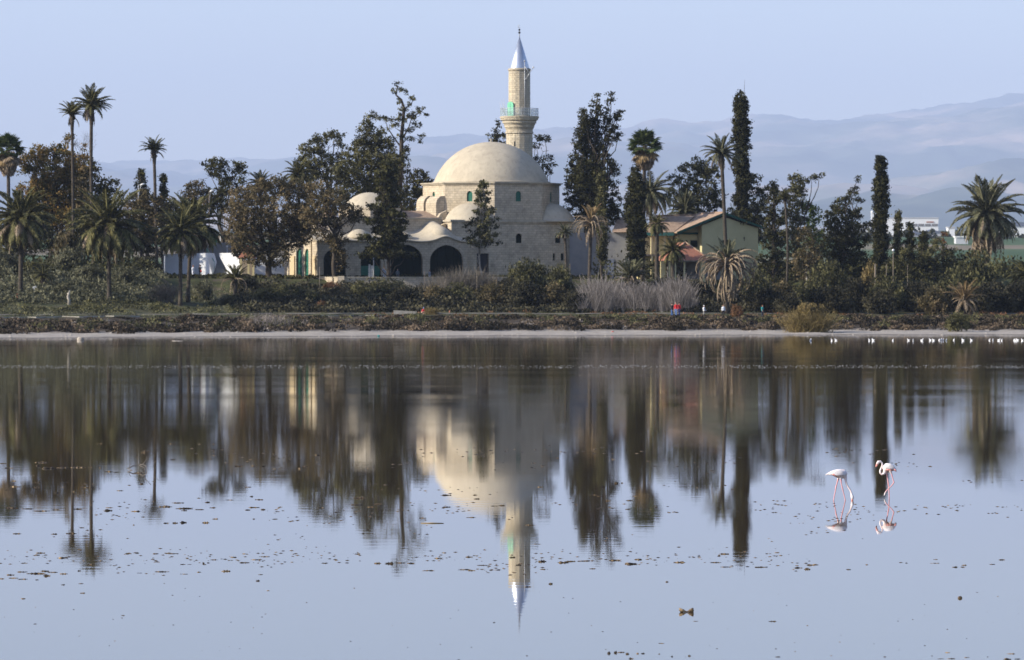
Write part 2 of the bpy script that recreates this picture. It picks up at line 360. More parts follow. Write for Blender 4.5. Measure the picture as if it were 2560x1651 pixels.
def HZ(X, Y):
    YR = 60000.
    px = 1280 + X/YR*F
    top = 5 + (HOR - np.interp(px, SKX, SKY_))/F*YR
    t = np.clip((Y-20300)/(YR-20300), 0, 1)
    n = fbm(X/5200.+3, Y/9800., 6, 2); rg = 1 - np.abs(2*fbm(X/2300.+9, Y/6400.+2, 6, 1) - .93)
    z = 262 + (top-262) * t**1.12 + (n-.45)*1150*np.clip(t*2.2, 0, 1)*(1-t**3) + (rg-.88)*500*np.clip(t*2, 0, 1)*(1-t**2)
    z = z + 105*np.exp(-((X-1850)/900.)**2 - ((Y-24500)/1900.)**2) + 70*np.exp(-((X-3000)/1000.)**2 - ((Y-25500)/1800.)**2) + (fbm(X/600., Y/1700., 6, 5)-.45)*250*np.clip(t*8, 0, 1)
    z = z + np.clip((Y-50000)/3000, 0, 1)*(fbm(X/800., Y/4000., 6, 3)-.60)*170
    return np.where(Y > YR+600, z - (Y-YR-600)*.22, z) - np.clip((21400-Y)/800, 0, 1)*110
sheet('hills', np.concatenate([np.linspace(-31500, -7600, 40)[:-1], np.linspace(-7600, 8600, 300), np.linspace(8600, 31500, 40)[1:]]), np.linspace(20000, 64000, 260), HZ, hill_mat())

hz = MB(); hz.box(-33000, 33000, -4200, 65000, -120, 3000)
vm = bpy.data.materials.new('thin sea haze'); vm.use_nodes = True; t = vm.node_tree; t.nodes.clear()
o_ = t.nodes.new('ShaderNodeOutputMaterial'); pv = t.nodes.new('ShaderNodeVolumePrincipled')
pv.inputs['Color'].default_value = (.64,.76,1.0,1); pv.inputs['Density'].default_value = 3.5e-5; pv.inputs['Anisotropy'].default_value = .0
t.links.new(pv.outputs[0], o_.inputs['Volume'])
HAZE = tag(hz.build('haze', vm), kind='stuff')
# ================================================================== mosque
TH = R(25.5); OX, OY = (1228-1280)/F*650, 650.0; cT, sT = math.cos(TH), math.sin(TH)
def lw(xl, yl): return OX + xl*cT - yl*sT, OY + xl*sT + yl*cT
def fx(px, yl):
    k = (px-1280)/F; return (k*(OY+yl*cT) - OX + yl*sT)/(cT - k*sT)
def fy(px, xl):
    k = (px-1280)/F; return (OX + xl*cT - k*(OY+xl*sT))/(sT + k*cT)
def fz(py, xl, yl): return CAMH + (HOR-py)/F*lw(xl, yl)[1]
def arch_top(op, x):
    xa, xb, za, zs, zp = op[:5]; u = min(1, abs((x-(xa+xb)/2)/((xb-xa)/2)))
    if zp <= zs: return zs
    return zs + (zp-zs)*(math.sqrt(max(0, 1-u*u))*(1+.10*(1-u)))/1.10
def wall(mb, x0, x1, z0, zt, ops, y0, y1, mi=0, top=None):
    """wall in the xz plane from y0 (front) to y1 with arched openings (xa,xb,za,zspring,zapex)"""
    tf = (lambda x: zt) if top is None else top
    xs_ = {x0, x1}
    for op in ops:
        n = 14 if op[4] > op[3] else 1
        xs_ |= {op[0] + (op[1]-op[0])*(.5-.5*math.cos(math.pi*i/n)) for i in range(n+1)}
    if top is not None: xs_ |= set(np.linspace(x0, x1, 50))
    xs_ = sorted(xs_)
    for a, b in zip(xs_[:-1], xs_[1:]):
        if b - a < 1e-5: continue
        mid = (a+b)/2; op = next((o for o in ops if o[0] < mid < o[1]), None)
        segs = []
        if op is None: segs.append((z0, z0, tf(a), tf(b)))
        else:
            if op[2] > z0 + .01: segs.append((z0, z0, op[2], op[2]))
            segs.append((arch_top(op, a), arch_top(op, b), tf(a), tf(b)))
        for p, q, r_, s_ in segs:
            mb.add([(a,y0,p),(b,y0,q),(b,y1,q),(a,y1,p),(a,y0,r_),(b,y0,s_),(b,y1,s_),(a,y1,r_)],
                   [(0,3,2,1),(4,5,6,7),(0,1,5,4),(1,2,6,5),(2,3,7,6),(3,0,4,7)], mi)
def arch_slab(mb, op, y0, y1, mi=0, n=12):
    xa, xb, za = op[:3]; pts = [(xa, za), (xb, za)]
    for i in range(n+1):
        x = xb + (xa-xb)*(.5-.5*math.cos(math.pi*i/n)); pts.append((x, arch_top(op, x)))
    out_ = [pts[0]]
    for p in pts[1:]:
        if abs(p[0]-out_[-1][0]) + abs(p[1]-out_[-1][1]) > 1e-4: out_.append(p)
    mb.extrude_y(out_, y0, y1, mi)

mq = empty('mosque', (OX, OY, 0), 'cream stone mosque with a great plastered dome, octagonal drum and arched portico', 'mosque', rz=TH)
BT = fz(556, 0, -8.6)                     # roof of the square hall
DT = CAMH + (HOR-465)/F*650               # top of the octagon
GB = 6.0
# --- square hall
front_ops = []
for pa, pb, ya, yb, ar in [(1290,1305,608,584,1), (1388,1402,608,585,1), (1192,1222,692,634,0), (1382,1394,652,634,0), (1398,1410,652,634,0)]:
    xa, xb = fx(pa, -8.6), fx(pb, -8.6); za = fz(ya, (xa+xb)/2, -8.6); zb = fz(yb, (xa+xb)/2, -8.6)
    front_ops.append((xa, xb, za, zb-(.45 if ar else 0), zb))
b = MB(); wall(b, -10, 10, GB, BT, front_ops, -8.6, -8.1); b.box(-10, 10, -8.1, 8.6, GB, BT); b.build('hall_wall', M['stone'], mq)
b = MB(); b.box(-10.22, 10.22, -8.82, 8.82, BT+.003, BT+.28); b.build('hall_cornice', M['trimst'], mq)
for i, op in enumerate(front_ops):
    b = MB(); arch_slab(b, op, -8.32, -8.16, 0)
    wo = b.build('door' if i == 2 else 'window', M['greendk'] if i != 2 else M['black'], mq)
    if i < 2:
        b = MB(); b.box(op[0]-.12, op[1]+.12, -8.72, -8.3, op[2]-.14, op[2]-.01); b.build('sill', M['trimst'], wo)
# --- octagonal drum, each wall a part with its window
AP = 8.7; SIDE = 2*AP*math.tan(R(22.5))
for k in range(8):
    ang = k*math.pi/4
    wz = (fz(504, 0, -AP), fz(478, 0, -AP)); op = (-.4, .4, wz[0], wz[1]-.4, wz[1])
    b = MB(); wall(b, -SIDE/2, SIDE/2, BT-.2, DT, [op], -AP, -AP+.55)
    wo = b.build('drum_wall', M['stone'], mq); wo.rotation_euler.z = ang
    b = MB(); arch_slab(b, op, -AP+.16, -AP+.26); b.build('window', M['green'], wo)
b = MB(); rr = (AP-.5)/math.cos(R(22.5)); b.prism([(rr*math.cos(R(22.5+45*i)), rr*math.sin(R(22.5+45*i))) for i in range(8)], BT-.1, DT-.02); b.build('drum_core', M['stone'], mq)
b = MB()
for ex, z0, z1 in ((.18, DT+.002, DT+.18), (.34, DT+.182, DT+.34)):
    rr = (AP+ex)/math.cos(R(22.5)); b.prism([(rr*math.cos(R(22.5+45*i)), rr*math.sin(R(22.5+45*i))) for i in range(8)], z0, z1)
b.build('drum_cornice', M['trimst'], mq)
def cap_prof(r, h, z, n=14):
    Rs = (r*r+h*h)/(2*h); a = math.asin(min(1, r/Rs)); a = a if h <= r else math.pi-a
    return [(max(.01, Rs*math.sin(a*(1-i/n))), z+h-Rs+Rs*math.cos(a*(1-i/n))) for i in range(n+1)]
b = MB(); b.lathe(cap_prof(7.98, 5.75, DT+.3, 26), n=96); b.lathe([(8.1, DT+.34), (8.1, DT+.5), (7.9, DT+.55)], n=64); b.build('dome', M['dome'], mq)
b = MB(); b.tube([(0,0,DT+6.0),(0,0,DT+6.35)], .12); b.tube([(-.15,0,DT+6.35),(.25,.1,DT+6.45)], .09); b.build('dome_knob', M['trimst'], mq)
# --- quarter domes on the hall's corners
for ang in (-135, -45, 45, 135):
    c = (AP*math.cos(R(ang))*.985, AP*math.sin(R(ang))*.985)
    b = MB(); b.lathe([(3.45, BT+.05), (3.45, BT+.3)] + cap_prof(3.4, 2.35, BT+.3, 12), c, n=48); b.build('corner_dome', M['dome'], mq)
# --- buttress against the left drum wall
def buttress(y0, y1, x0, x1, zt, name='buttress'):
    b = MB(); b.extrude_y([(x0, BT+.28), (x1, BT+.28), (x1, zt), (x0+.7, zt), (x0+.2, zt-.45), (x0, zt-1.0)], y0, y1); return b.build(name, M['stone'], mq)
zb_ = CAMH + (HOR-492)/F*647
buttress(-3.6, -.2, -10.0, -8.72, zb_); buttress(.5, 2.9, -10.0, -8.72, zb_+.1)
b = MB(); b.extrude_y([(-10.2, BT+.28), (-8.72, BT+.28), (-8.72, BT+1.6), (-9.6, BT+1.2)], -4.3, 3.5); b.build('buttress_foot', M['stone'], mq)
for yy in (-6.8, -3.4):
    b = MB(); b.extrude_y([(-11.6, BT-2.3), (-10.23, BT-2.3), (-10.23, BT-.2), (-11.0, BT-.5)], yy-.5, yy+.5); b.build('buttress', M['ochre'], mq)
# --- portico
PY = -10.5
XR = fx(1169, PY); XL = fx(793, PY); ztp = fz(602, -20, PY); bump_x = fx(1115, PY); b2x = fx(1012, PY)
def ptop(x): return ztp + .62*math.exp(-((x-bump_x)/1.5)**2) + .15*math.exp(-((x-b2x)/1.2)**2) + .05*math.sin(x*.9)
ARC = []
for pa, pb, yb, ysp, yap in [(809,865,695,650,622), (902,953,694,645,617), (977,1057,694,650,612), (1075,1158,694,652,613)]:
    xa, xb = fx(pa, PY), fx(pb, PY); xm = (xa+xb)/2
    ARC.append((xa, xb, GB, fz(ysp, xm, PY), fz(yap, xm, PY)))
b = MB(); wall(b, XL, XR, GB, 0, ARC, PY, PY+.6, top=ptop); b.build('portico_wall', M['stone_p'], mq)
b = MB(); b.box(XR-.6, XR, PY+.6, -8.6, GB, ztp-.1); b.box(XL+.6, XR-.6, -7.4, -7.0, GB, ztp-.05); b.build('portico_rear_wall', M['stone_p'], mq)
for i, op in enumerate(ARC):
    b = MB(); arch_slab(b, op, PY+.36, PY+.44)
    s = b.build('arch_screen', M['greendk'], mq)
    b = MB()
    nb = 4 if i > 1 else 2
    for k in range(1, nb):
        x = op[0] + (op[1]-op[0])*k/nb; b.box(x-.04, x+.04, PY+.30, PY+.358, GB+.05, arch_top(op, x)-.05)
    b.box(op[0]+.05, op[1]-.05, PY+.29, PY+.355, op[3]-.05, op[3]+.06); b.build('mullion', M['greendk'], s)
    if i == 1:
        for q in (0, 1):
            b = MB(); xa = op[0]+.1+q*(op[1]-op[0]-.2)*.52; b.box(xa, xa+(op[1]-op[0]-.2)*.48, PY+.2, PY+.28, GB+.3, fz(665, xa, PY)); b.build('door_leaf', M['green'], s)
# portico side wall (the sunlit end, turned to the left)
sw = bpy.data.objects.new('side_frame', None)
YB = fy(711, XL)
def sidez(py, px): return CAMH + (HOR-py)/F*lw(XL, fy(px, XL))[1]
# built directly in mosque space with x as the wall's run: u = y
ops = []
for pa, pb in ((773,762), (755,741)):
    ya_, yb_ = fy(pa, XL), fy(pb, XL); ops.append((min(ya_, yb_), max(ya_, yb_), GB, sidez(640, pa), sidez(622, pa)))
b0 = MB(); wall(b0, PY+.6, YB, GB, ztp-.15, ops, 0, .5)
b = MB(); b.add([(XL+v[1], v[0], v[2]) for v in b0.v], [tuple(reversed(f)) for f in b0.f]); b.build('side_wall', M['stone'], mq)
for op in ops:
    b0 = MB(); arch_slab(b0, op, .2, .3); b = MB(); b.add([(XL+v[1], v[0], v[2]) for v in b0.v], [tuple(reversed(f)) for f in b0.f]); b.build('side_door', M['green'], mq)
for pa, pb, mt in ((738, 727, 'ochre'), (791, 783, 'ochre'), (780, 774, 'stone')):
    y0_, y1_ = sorted((fy(pa, XL), fy(pb, XL))); b = MB(); b.box(XL-.16, XL-.003, y0_, y1_, GB, sidez(640 if mt == 'ochre' else 600, pa)); b.build('pilaster', M[mt], mq)
# portico roof with its low vault and two small domes
gx = np.linspace(XL-.15, XR+.1, 110); gy = np.concatenate([[PY-.22], np.linspace(PY, -6.0, 14)])
X, Y = np.meshgrid(gx, gy); pt = np.array([ptop(x) for x in gx])[None, :] + 0*Y
d = np.clip(Y-PY, 0, 99); vault = np.exp(-((X-bump_x)/1.9)**2)*.9*np.clip(d/1.2, 0, 1)
Z = pt + .03 + d*.26 + vault
V = np.stack([X.ravel(), Y.ravel(), Z.ravel()], 1); V2 = V.copy(); V2[:, 2] -= .2; nx, ny = len(gx), len(gy); i = np.arange(nx-1)[None, :] + nx*np.arange(ny-1)[:, None]
Fa = np.stack([i, i+1, i+nx+1, i+nx], -1).reshape(-1, 4); n0 = nx*ny
rim = [(k+1, k, n0+k, n0+k+1) for k in range(nx-1)]
me = npmesh('portico_roof', np.vstack([V, V2]), np.vstack([Fa, Fa[:, ::-1]+n0, np.array(rim)]), M['dome'], smooth=False)
link('portico_roof', me, mq)
for px_, r_, h_, yy in ((897, 1.65, 1.05, -8.6), (1100, 1.55, 1.5, -8.9), (1010, 1.2, .7, -8.7)):
    xc = fx(px_, yy); b = MB(); zz = ztp + (yy-PY)*.26; b.lathe([(r_, zz-.2)] + cap_prof(r_, h_, zz, 10), (xc, yy), n=36); b.build('small_dome', M['dome'], mq)
# --- domed hall behind the portico, left
XD0 = fx(842, -6.0); ZD1 = fz(547, -24, -6); b = MB(); b.box(XD0, -10.25, -6.0, 3.0, GB, ZD1); b.build('side_hall_wall', M['stone'], mq)
b = MB(); b.box(XD0-.15, -10.3, -6.15, 3.15, ZD1+.003, ZD1+.2); b.build('side_hall_cornice', M['trimst'], mq)
xc = fx(924, -1.5); zc = fz(521, xc, -1.5)
b = MB(); rr = 4.2; b.prism([(xc+rr*math.cos(R(22.5+45*i)), -1.5+rr*math.sin(R(22.5+45*i))) for i in range(8)], ZD1+.1, zc); b.build('side_drum', M['stone'], mq)
b = MB(); b.lathe([(3.75, zc-.05)] + cap_prof(3.6, 2.15, zc, 14), (xc, -1.5), n=56); b.build('side_dome', M['dome'], mq)
xa, xb = fx(1008, -3), -10.4; zr = fz(527, xa, -3)
b = MB(); b.add([(xa,-5.8,ZD1+.1),(xb,-5.8,ZD1+.1),(xb,-1,zr),(xa,-1,zr),(xb,2.8,ZD1+.1),(xa,2.8,ZD1+.1)], [(0,1,2,3),(3,2,4,5),(0,3,5),(1,4,2)]); b.build('tiled_roof', M['tile'], mq)

# ------------------------------------------------------------------ minaret
DM = 661.0; mx_ = (1298.5-1280)/F*DM; s_ = DM/F
def mz(py): return CAMH + (HOR-py)/F*DM
mn = empty('minaret', (mx_, DM, 0), 'tall pale stone minaret with railed balcony and pointed metal cone behind the dome', 'minaret')
b = MB(); b.lathe([(33*s_, 6.0), (33*s_, mz(336))], n=16, sm=False); b.build('lower_shaft', M['minaret'], mn)
b = MB(); pr = [(33*s_, mz(335.5)), (35.5*s_, mz(334)), (35.5*s_, mz(330.5)), (33.2*s_, mz(329.5)), (34*s_, mz(324)), (37.5*s_, mz(318)), (37.5*s_, mz(315)), (39*s_, mz(313)), (40*s_, mz(309)), (43*s_, mz(308.5)), (42*s_, mz(305)), (44.5*s_, mz(301)), (47.5*s_, mz(300.5)), (46.5*s_, mz(297)), (48.5*s_, mz(296.5)), (49.5*s_, mz(293))]
b.lathe(pr, n=32, sm=False); b.build('corbel', M['minaret'], mn)
b = MB(); b.lathe([(27.3*s_, mz(292.9)), (27.0*s_, mz(176))], n=16, sm=False); b.build('upper_shaft', M['minaret'], mn)
b = MB(); b.lathe([(27.5*s_, mz(178)), (28.6*s_, mz(176)), (28.6*s_, mz(173.5)), (27.5*s_, mz(172))], n=32); b.build('shaft_collar', M['trimst'], mn)
b = MB(); b.lathe([(25.2*s_, mz(172.4)), (25.3*s_, mz(171)), (.04, mz(92))], n=48); b.build('cone', M['lead'], mn)
fin = MB(); fin.tube([(0,0,mz(93)), (0,0,mz(68))], .035, n=6); fin.build('finial_rod', M['steel'], mn)
for py_, r_ in ((82, .17), (75, .15), (89, .1)):
    b = MB(); b.ball((0,0,mz(py_)), r_); b.build('finial_ball', M['black'] if r_ > .1 else M['steel'], mn)
b = MB(); cr = [(.17*math.sin(a)*(1), 0, mz(66.5)+.17*math.cos(a)) for a in np.linspace(R(-215), R(35), 14)]
b.tube(cr, [.012+.03*math.sin(math.pi*i/13) for i in range(14)], n=6); b.build('crescent', M['steel'], mn)
RB = 47.5*s_
b = MB(); b.lathe([(RB, mz(293)), (RB+.04, mz(292.6)), (RB+.04, mz(291.6)), (RB, mz(291.5))], n=48, caps=False)
b.build('balcony_curb', M['trimst'], mn)
for k in range(16):
    q = R(22.5*k+6); b = MB(); b.box(-.02, .02, -.02, .02, mz(292.5), mz(272)); o = b.build('rail_post', M['whitegrey'], mn); o.location = (RB*math.cos(q), RB*math.sin(q), 0)
for py_, r_ in ((272, .03), (279, .012), (286, .012)):
    b = MB(); b.tube([(RB*math.cos(a), RB*math.sin(a), mz(py_)) for a in np.linspace(0, 2*math.pi, 33)], r_, n=6, caps=False); b.build('rail', M['steel'], mn)
gm = bpy.data.materials.new('pale green balcony panel'); gm.use_nodes = True; bb = gm.node_tree.nodes['Principled BSDF']
bb.inputs['Base Color'].default_value = (.40,.50,.52,1); bb.inputs['Alpha'].default_value = .20; bb.inputs['Roughness'].default_value = .4
for k in range(16):
    q0, q1 = R(22.5*k+7), R(22.5*k+27.5); b = MB(); p0 = (RB*math.cos(q0), RB*math.sin(q0)); p1 = (RB*math.cos(q1), RB*math.sin(q1)); c0 = (.985*p0[0], .985*p0[1]); c1 = (.985*p1[0], .985*p1[1])
    b.prism([p0, p1, c1, c0], mz(291), mz(273.2)); b.build('rail_panel', gm, mn)
q = R(228); dr = MB(); dr.box(-.75, .75, -.06, .06, mz(292.5), mz(260)); dr.lathe([(.75, -.06), (.75, .06)], n=20)
dm = MB(); arch_slab(dm, (-.72, .72, mz(292.5), mz(262), mz(255)), -27.9*s_, -27*s_); o = dm.build('door', M['greenlt'], mn); o.rotation_euler.z = R(-55)
b = MB(); b.box(-.09, .09, -33.4*s_, -32.5*s_, mz(367), mz(355)); o = b.build('slit_window', M['black'], mn); o.rotation_euler.z = R(-22)
b = MB(); x0 = (1311.5-1298.5)*s_; b.tube([(x0, -26*s_, mz(292)), (x0, -26*s_, mz(153))], .05, n=6)
b.tube([(x0, -26*s_, mz(168)), (x0+12.5*s_, -26*s_, mz(184))], .05, n=6); b.tube([(x0, -26*s_, mz(203)), (x0+22*s_, -26*s_, mz(170))], .04, n=6)
b.ball((x0, -26*s_, mz(154)), .13); b.ball((x0+22*s_, -26*s_, mz(170)), .13); b.build('loudspeaker_mast', M['steel'], mn)
b = MB()
for dx, dz in ((-7, 22), (-3, 14), (-11, 14), (-1, 24), (-9, 5)):
    b.tube([((1264-1298.5)*s_, -1.2, mz(291)), ((1260-1298.5+dx)*s_, -1.2, mz(272-dz))], .02, n=4)
b.build('wire_bundle', M['steel'], mn)

# ------------------------------------------------------------------ terrace wall in front of the mosque
def bxw(name, px0, px1, D0, D1, z0, z1, m, parent=None):
    b = MB(); x0, x1 = (px0-1280)/F*D0, (px1-1280)/F*D0; b.box(x0, x1, D0, D1, z0, z1); return b.build(name, m, parent)
tw = empty('terrace_wall', (W(1050, 700, 619.5)[0], 619.5, 5), 'long low stone terrace wall with a pale coping in front of the mosque portico', 'wall')
def rel(o): 
    p = o.parent; o.matrix_parent_inverse = Matrix.Translation(p.location).inverted() if p else Matrix(); return o
def strip(pts, th, z0, z1, name, m, par):
    b = MB()
    for (xa, ya), (xb_, yb_) in zip(pts[:-1], pts[1:]):
        d = Vector((xb_-xa, yb_-ya)).normalized(); n_ = Vector((-d.y, d.x))*th
        b.add([(xa,ya,z0),(xb_,yb_,z0),(xb_+n_.x,yb_+n_.y,z0),(xa+n_.x,ya+n_.y,z0),(xa,ya,z1),(xb_,yb_,z1),(xb_+n_.x,yb_+n_.y,z1),(xa+n_.x,ya+n_.y,z1)],
              [(0,3,2,1),(4,5,6,7),(0,1,5,4),(1,2,6,5),(2,3,7,6),(3,0,4,7)])
    return rel(b.build(name, m, par))
def PD(px, D): return ((px-1280)/F*D, D)
strip([PD(806, 622), PD(853, 615), PD(1292, 619), PD(1430, 622)], .35, 4.2, 6.72, 'wall_body', M['stone_p'], tw)
strip([PD(806, 621.9), PD(852, 614.9), PD(1293, 618.9), PD(1431, 621.9)], .5, 6.724, 6.86, 'coping', M['trimst'], tw)
for px_ in (806, 853):
    b = MB(); x, y = PD(px_, 622 if px_ == 806 else 614.8); b.box(x-.45, x+.4, y-.4, y+.4, 4.2, 6.95); rel(b.build('pier', M['stone'], tw))

# ------------------------------------------------------------------ house on the right
HR = R(15); hs = empty('house', ((1755-1280)/F*640, 640, 0), 'pale yellow house with a big tiled gable roof and green eaves right of the mosque', 'house', rz=HR)
k_ = 640/F
def hx(px, y=0.0):
    """local x of the point seen at px on the plane at local depth y"""
    q = (px-1280)/F; X0 = hs.location.x; c, s = math.cos(HR), math.sin(HR)
    return (q*(640+y*c) - X0 + y*s)/(c - q*s)
def hzz(py, D=640): return CAMH + (HOR-py)/F*D
ax, aL, aR = hx(1812, -.5), hx(1697, -.5), hx(1903, -.5)
za, zL, zR = hzz(533), hzz(581), hzz(566)
b = MB(); b.extrude_y([(hx(1755), GB), (hx(1895), GB), (hx(1895), hzz(571)), (ax, hzz(542)), (hx(1755), hzz(564))], 0, 11); b.build('gable_wall', M['sage'], hs)
b = MB(); b.extrude_y([(hx(1690, 2), GB), (hx(1755)-.003, GB), (hx(1755)-.003, hzz(565)), (hx(1697, 2), hzz(587))], 2.0, 11); b.build('yellow_wall', M['yellow'], hs)
b = MB(); b.box(hx(1600, 3.4), hx(1690, 2)-.003, 3.4, 11, GB, hzz(589)); b.build('balcony_back_wall', M['yellow'], hs)
dy = 12
def slab(p, th, mi=0):
    q = [(x, y, z-th) for x, y, z in p]; b.add(p + q, [(0,1,2,3),(7,6,5,4),(0,4,5,1),(1,5,6,2),(2,6,7,3),(3,7,4,0)], mi)
b = MB()
slab([(aL-.2, -.5, zL), (ax, -.5, za+.1), (ax, dy, za+.1), (aL-.2, dy, zL)], .14)
slab([(ax+.01, -.5, za+.1), (aR+.2, -.5, zR-.05), (aR+.2, dy, zR-.05), (ax+.01, dy, za+.1)], .14)
b.build('gable_roof', M['tile'], hs)
b = MB(); y1_ = 9.0; zr_ = hzz(541, 649)
slab([(hx(1601, 1.0), 1.0, hzz(583)), (aL-.23, 1.0, hzz(580)), (ax-1.2, y1_, zr_+.15), (hx(1640, y1_), y1_, zr_)], .12)
slab([(hx(1640, y1_), y1_+.01, zr_), (ax-1.2, y1_+.01, zr_+.15), (ax-1.2, 16, hzz(575)), (hx(1610, 16), 16, hzz(575))], .12)
b.build('wing_roof', M['tile'], hs)
b = MB()
for i_ in range(40):
    f = (i_+.5)/40; x = hx(1640, y1_)*(1-f) + (ax-1.2)*f; b.tube([(x-.16, y1_, zr_+.15*f+.05), (x+.16, y1_, zr_+.15*f+.07)], .10, n=6)
for i_ in range(26):
    y = -.4+i_*.45; b.tube([(ax, y, za+.12), (ax, y+.42, za+.15)], .10, n=6)
o = b.build('ridge_tiles', M['tile'], hs); o['kind'] = 'stuff'
b = MB(); b.add([(aL-.25,-.56,zL-.30),(ax,-.56,za-.22),(ax,-.56,za+.12),(aL-.25,-.56,zL+.03),(aL-.25,-.503,zL-.30),(ax,-.503,za-.22),(ax,-.503,za+.12),(aL-.25,-.503,zL+.03)], [(0,1,2,3),(7,6,5,4),(0,3,7,4),(1,5,6,2),(3,2,6,7),(0,4,5,1)])
b.add([(ax+.01,-.56,za-.22),(aR+.25,-.56,zR-.32),(aR+.25,-.56,zR-.02),(ax+.01,-.56,za+.12),(ax+.01,-.503,za-.22),(aR+.25,-.503,zR-.32),(aR+.25,-.503,zR-.02),(ax+.01,-.503,za+.12)], [(0,1,2,3),(7,6,5,4),(0,3,7,4),(1,5,6,2),(3,2,6,7),(0,4,5,1)])
b.build('gable_fascia', M['fascia'], hs)
b = MB(); b.box(aL-.1, hx(1755), 1.75, 1.99, hzz(586), hzz(581)); b.build('beam', M['fascia'], hs)
b = MB(); b.box(hx(1610, .9), aL-.27, .85, .997, hzz(590), hzz(582)); b.build('balcony_fascia', M['fascialt'], hs)
for p_ in (1630, 1662, 1693):
    b = MB(); b.box(hx(p_, 1.3)-.13, hx(p_, 1.3)+.13, 1.3, 1.56, GB, hzz(590)-.003); b.build('column', M['yellow'], hs)
for p0, p1, y0_, y1_ in ((1726, 1743, 618, 601), (1714, 1718, 618, 601), (1701, 1707, 614, 601)):
    b = MB(); b.box(hx(p0, 2), hx(p1, 2), 1.9, 1.997, hzz(y0_), hzz(y1_)); w_ = b.build('window', M['greendk'], hs)
    b = MB(); b.box(hx(p0, 2)-.06, hx(p1, 2)+.06, 1.86, 1.995, hzz(y0_)-.1, hzz(y0_)-.01); b.build('sill', M['sage'], w_)
b = MB(); b.box(hx(1806), hx(1824), -.09, -.003, hzz(622), hzz(600)); w_ = b.build('window', M['greendk'], hs)
b = MB(); b.box(hx(1610, 1.3), hx(1697, 1.3), 1.3, 3.4, hzz(640), hzz(636)); b.build('balcony_floor', M['tanwall'], hs)
# porch with a hipped red tile roof
pz0, pz1 = hzz(652, 632), hzz(606, 632); f0 = -8.0
def px3(p, y=f0): return hx(p, y)
p_o = [(px3(1672), f0, pz0), (px3(1779), f0, pz0), (px3(1779)+.3, -.1, pz0), (px3(1672)+.3, -.1, pz0)]; r0 = (px3(1713, f0+3.4), f0+3.4, pz1); r1 = (px3(1713, f0+3.4), -.1, pz1)
b = MB(); b.add(p_o + [r0, r1], [(0,1,4), (1,2,5,4), (3,0,4,5), (0,3,2,1)]); b.build('porch_roof', M['redtile'], hs)
for e_ in (p_o[0], p_o[1]):
    b = MB(); e_ = Vector(e_)+Vector((0,0,.05)); q_ = Vector(r0)+Vector((0,0,.05)); b.tube([e_.lerp(q_, i_/14) + Vector((0,0,.03 if i_ % 2 else 0)) for i_ in range(15)], .10, n=6); b.build('hip_tile', M['tile'], hs)
b = MB(); b.box(px3(1669), px3(1782), f0-.06, f0-.003, pz0-.15, pz0+.04); b.build('porch_fascia', M['wood'], hs)
for p_ in (1676, 1690, 1713, 1759, 1777):
    b = MB(); wd = .3 if p_ == 1759 else .1; b.box(px3(p_)-wd, px3(p_)+wd, f0+.3, f0+.3+2*wd, GB-.5, pz0-.16); b.build('porch_post', M['sage'], hs)
b = MB(); b.box(px3(1652, -5), px3(1664, -5), f0+3, f0+3.2, GB, hzz(655)); b.build('porch_yellow_wall', M['yellow'], hs)
b = MB(); b.box(px3(1668, -1), px3(1800, -1), -1.2, -1.0, GB-.5, pz0-.1); b.build('porch_back_wall', M['grey'], hs)

# low building between mosque and house
lb = empty('outbuilding', ((1500-1280)/F*645, 645, 0), 'low grey walled building with a tiled roof, half hidden between mosque and yellow house', 'building')
def ox(p): return (p-1280)/F*645 - lb.location.x
b = MB(); b.box(ox(1424), ox(1598), 0, 8, GB, hzz(582, 645)); b.build('wall', M['grey'], lb)
b = MB(); b.add([(ox(1530),-.5,hzz(581,645)),(ox(1602),-.5,hzz(581,645)),(ox(1602),5,hzz(548,645)),(ox(1545),5,hzz(541,645)),(ox(1602),9,hzz(570,645)),(ox(1545),9,hzz(570,645))], [(0,1,2,3),(3,2,4,5),(0,3,5),(1,4,2)]); b.build('roof', M['tile'], lb)
b = MB(); b.box(ox(1520), ox(1535), -.08, -.003, GB, hzz(648, 645)); b.build('door', M['bluemetal'], lb)

# building behind the big brown tree
rb = empty('annex_building', ((765-1280)/F*652, 652, 0), 'cream annex with a tiled lean-to roof and small yellow windows behind the big brown tree', 'building')
def qx(p): return (p-1280)/F*652 - rb.location.x
b = MB(); b.box(qx(725), qx(835), 0, 7, GB, hzz(552, 652)); b.build('wall', M['tanwall'], rb)
b = MB(); slab([(qx(715), -.5, hzz(553, 652)), (qx(838), -.5, hzz(545, 652)), (qx(838), 7, hzz(528, 652)), (qx(715), 7, hzz(537, 652))], .15); b.build('roof', M['tile'], rb)
for p0, p1 in ((752, 758), (766, 772)):
    b = MB(); arch_slab(b, (qx(p0), qx(p1), hzz(584, 652), hzz(568, 652), hzz(565, 652)), -.06, -.003); b.build('window', M['yellow'], rb)  # window slabs in plain yellow plaster colour

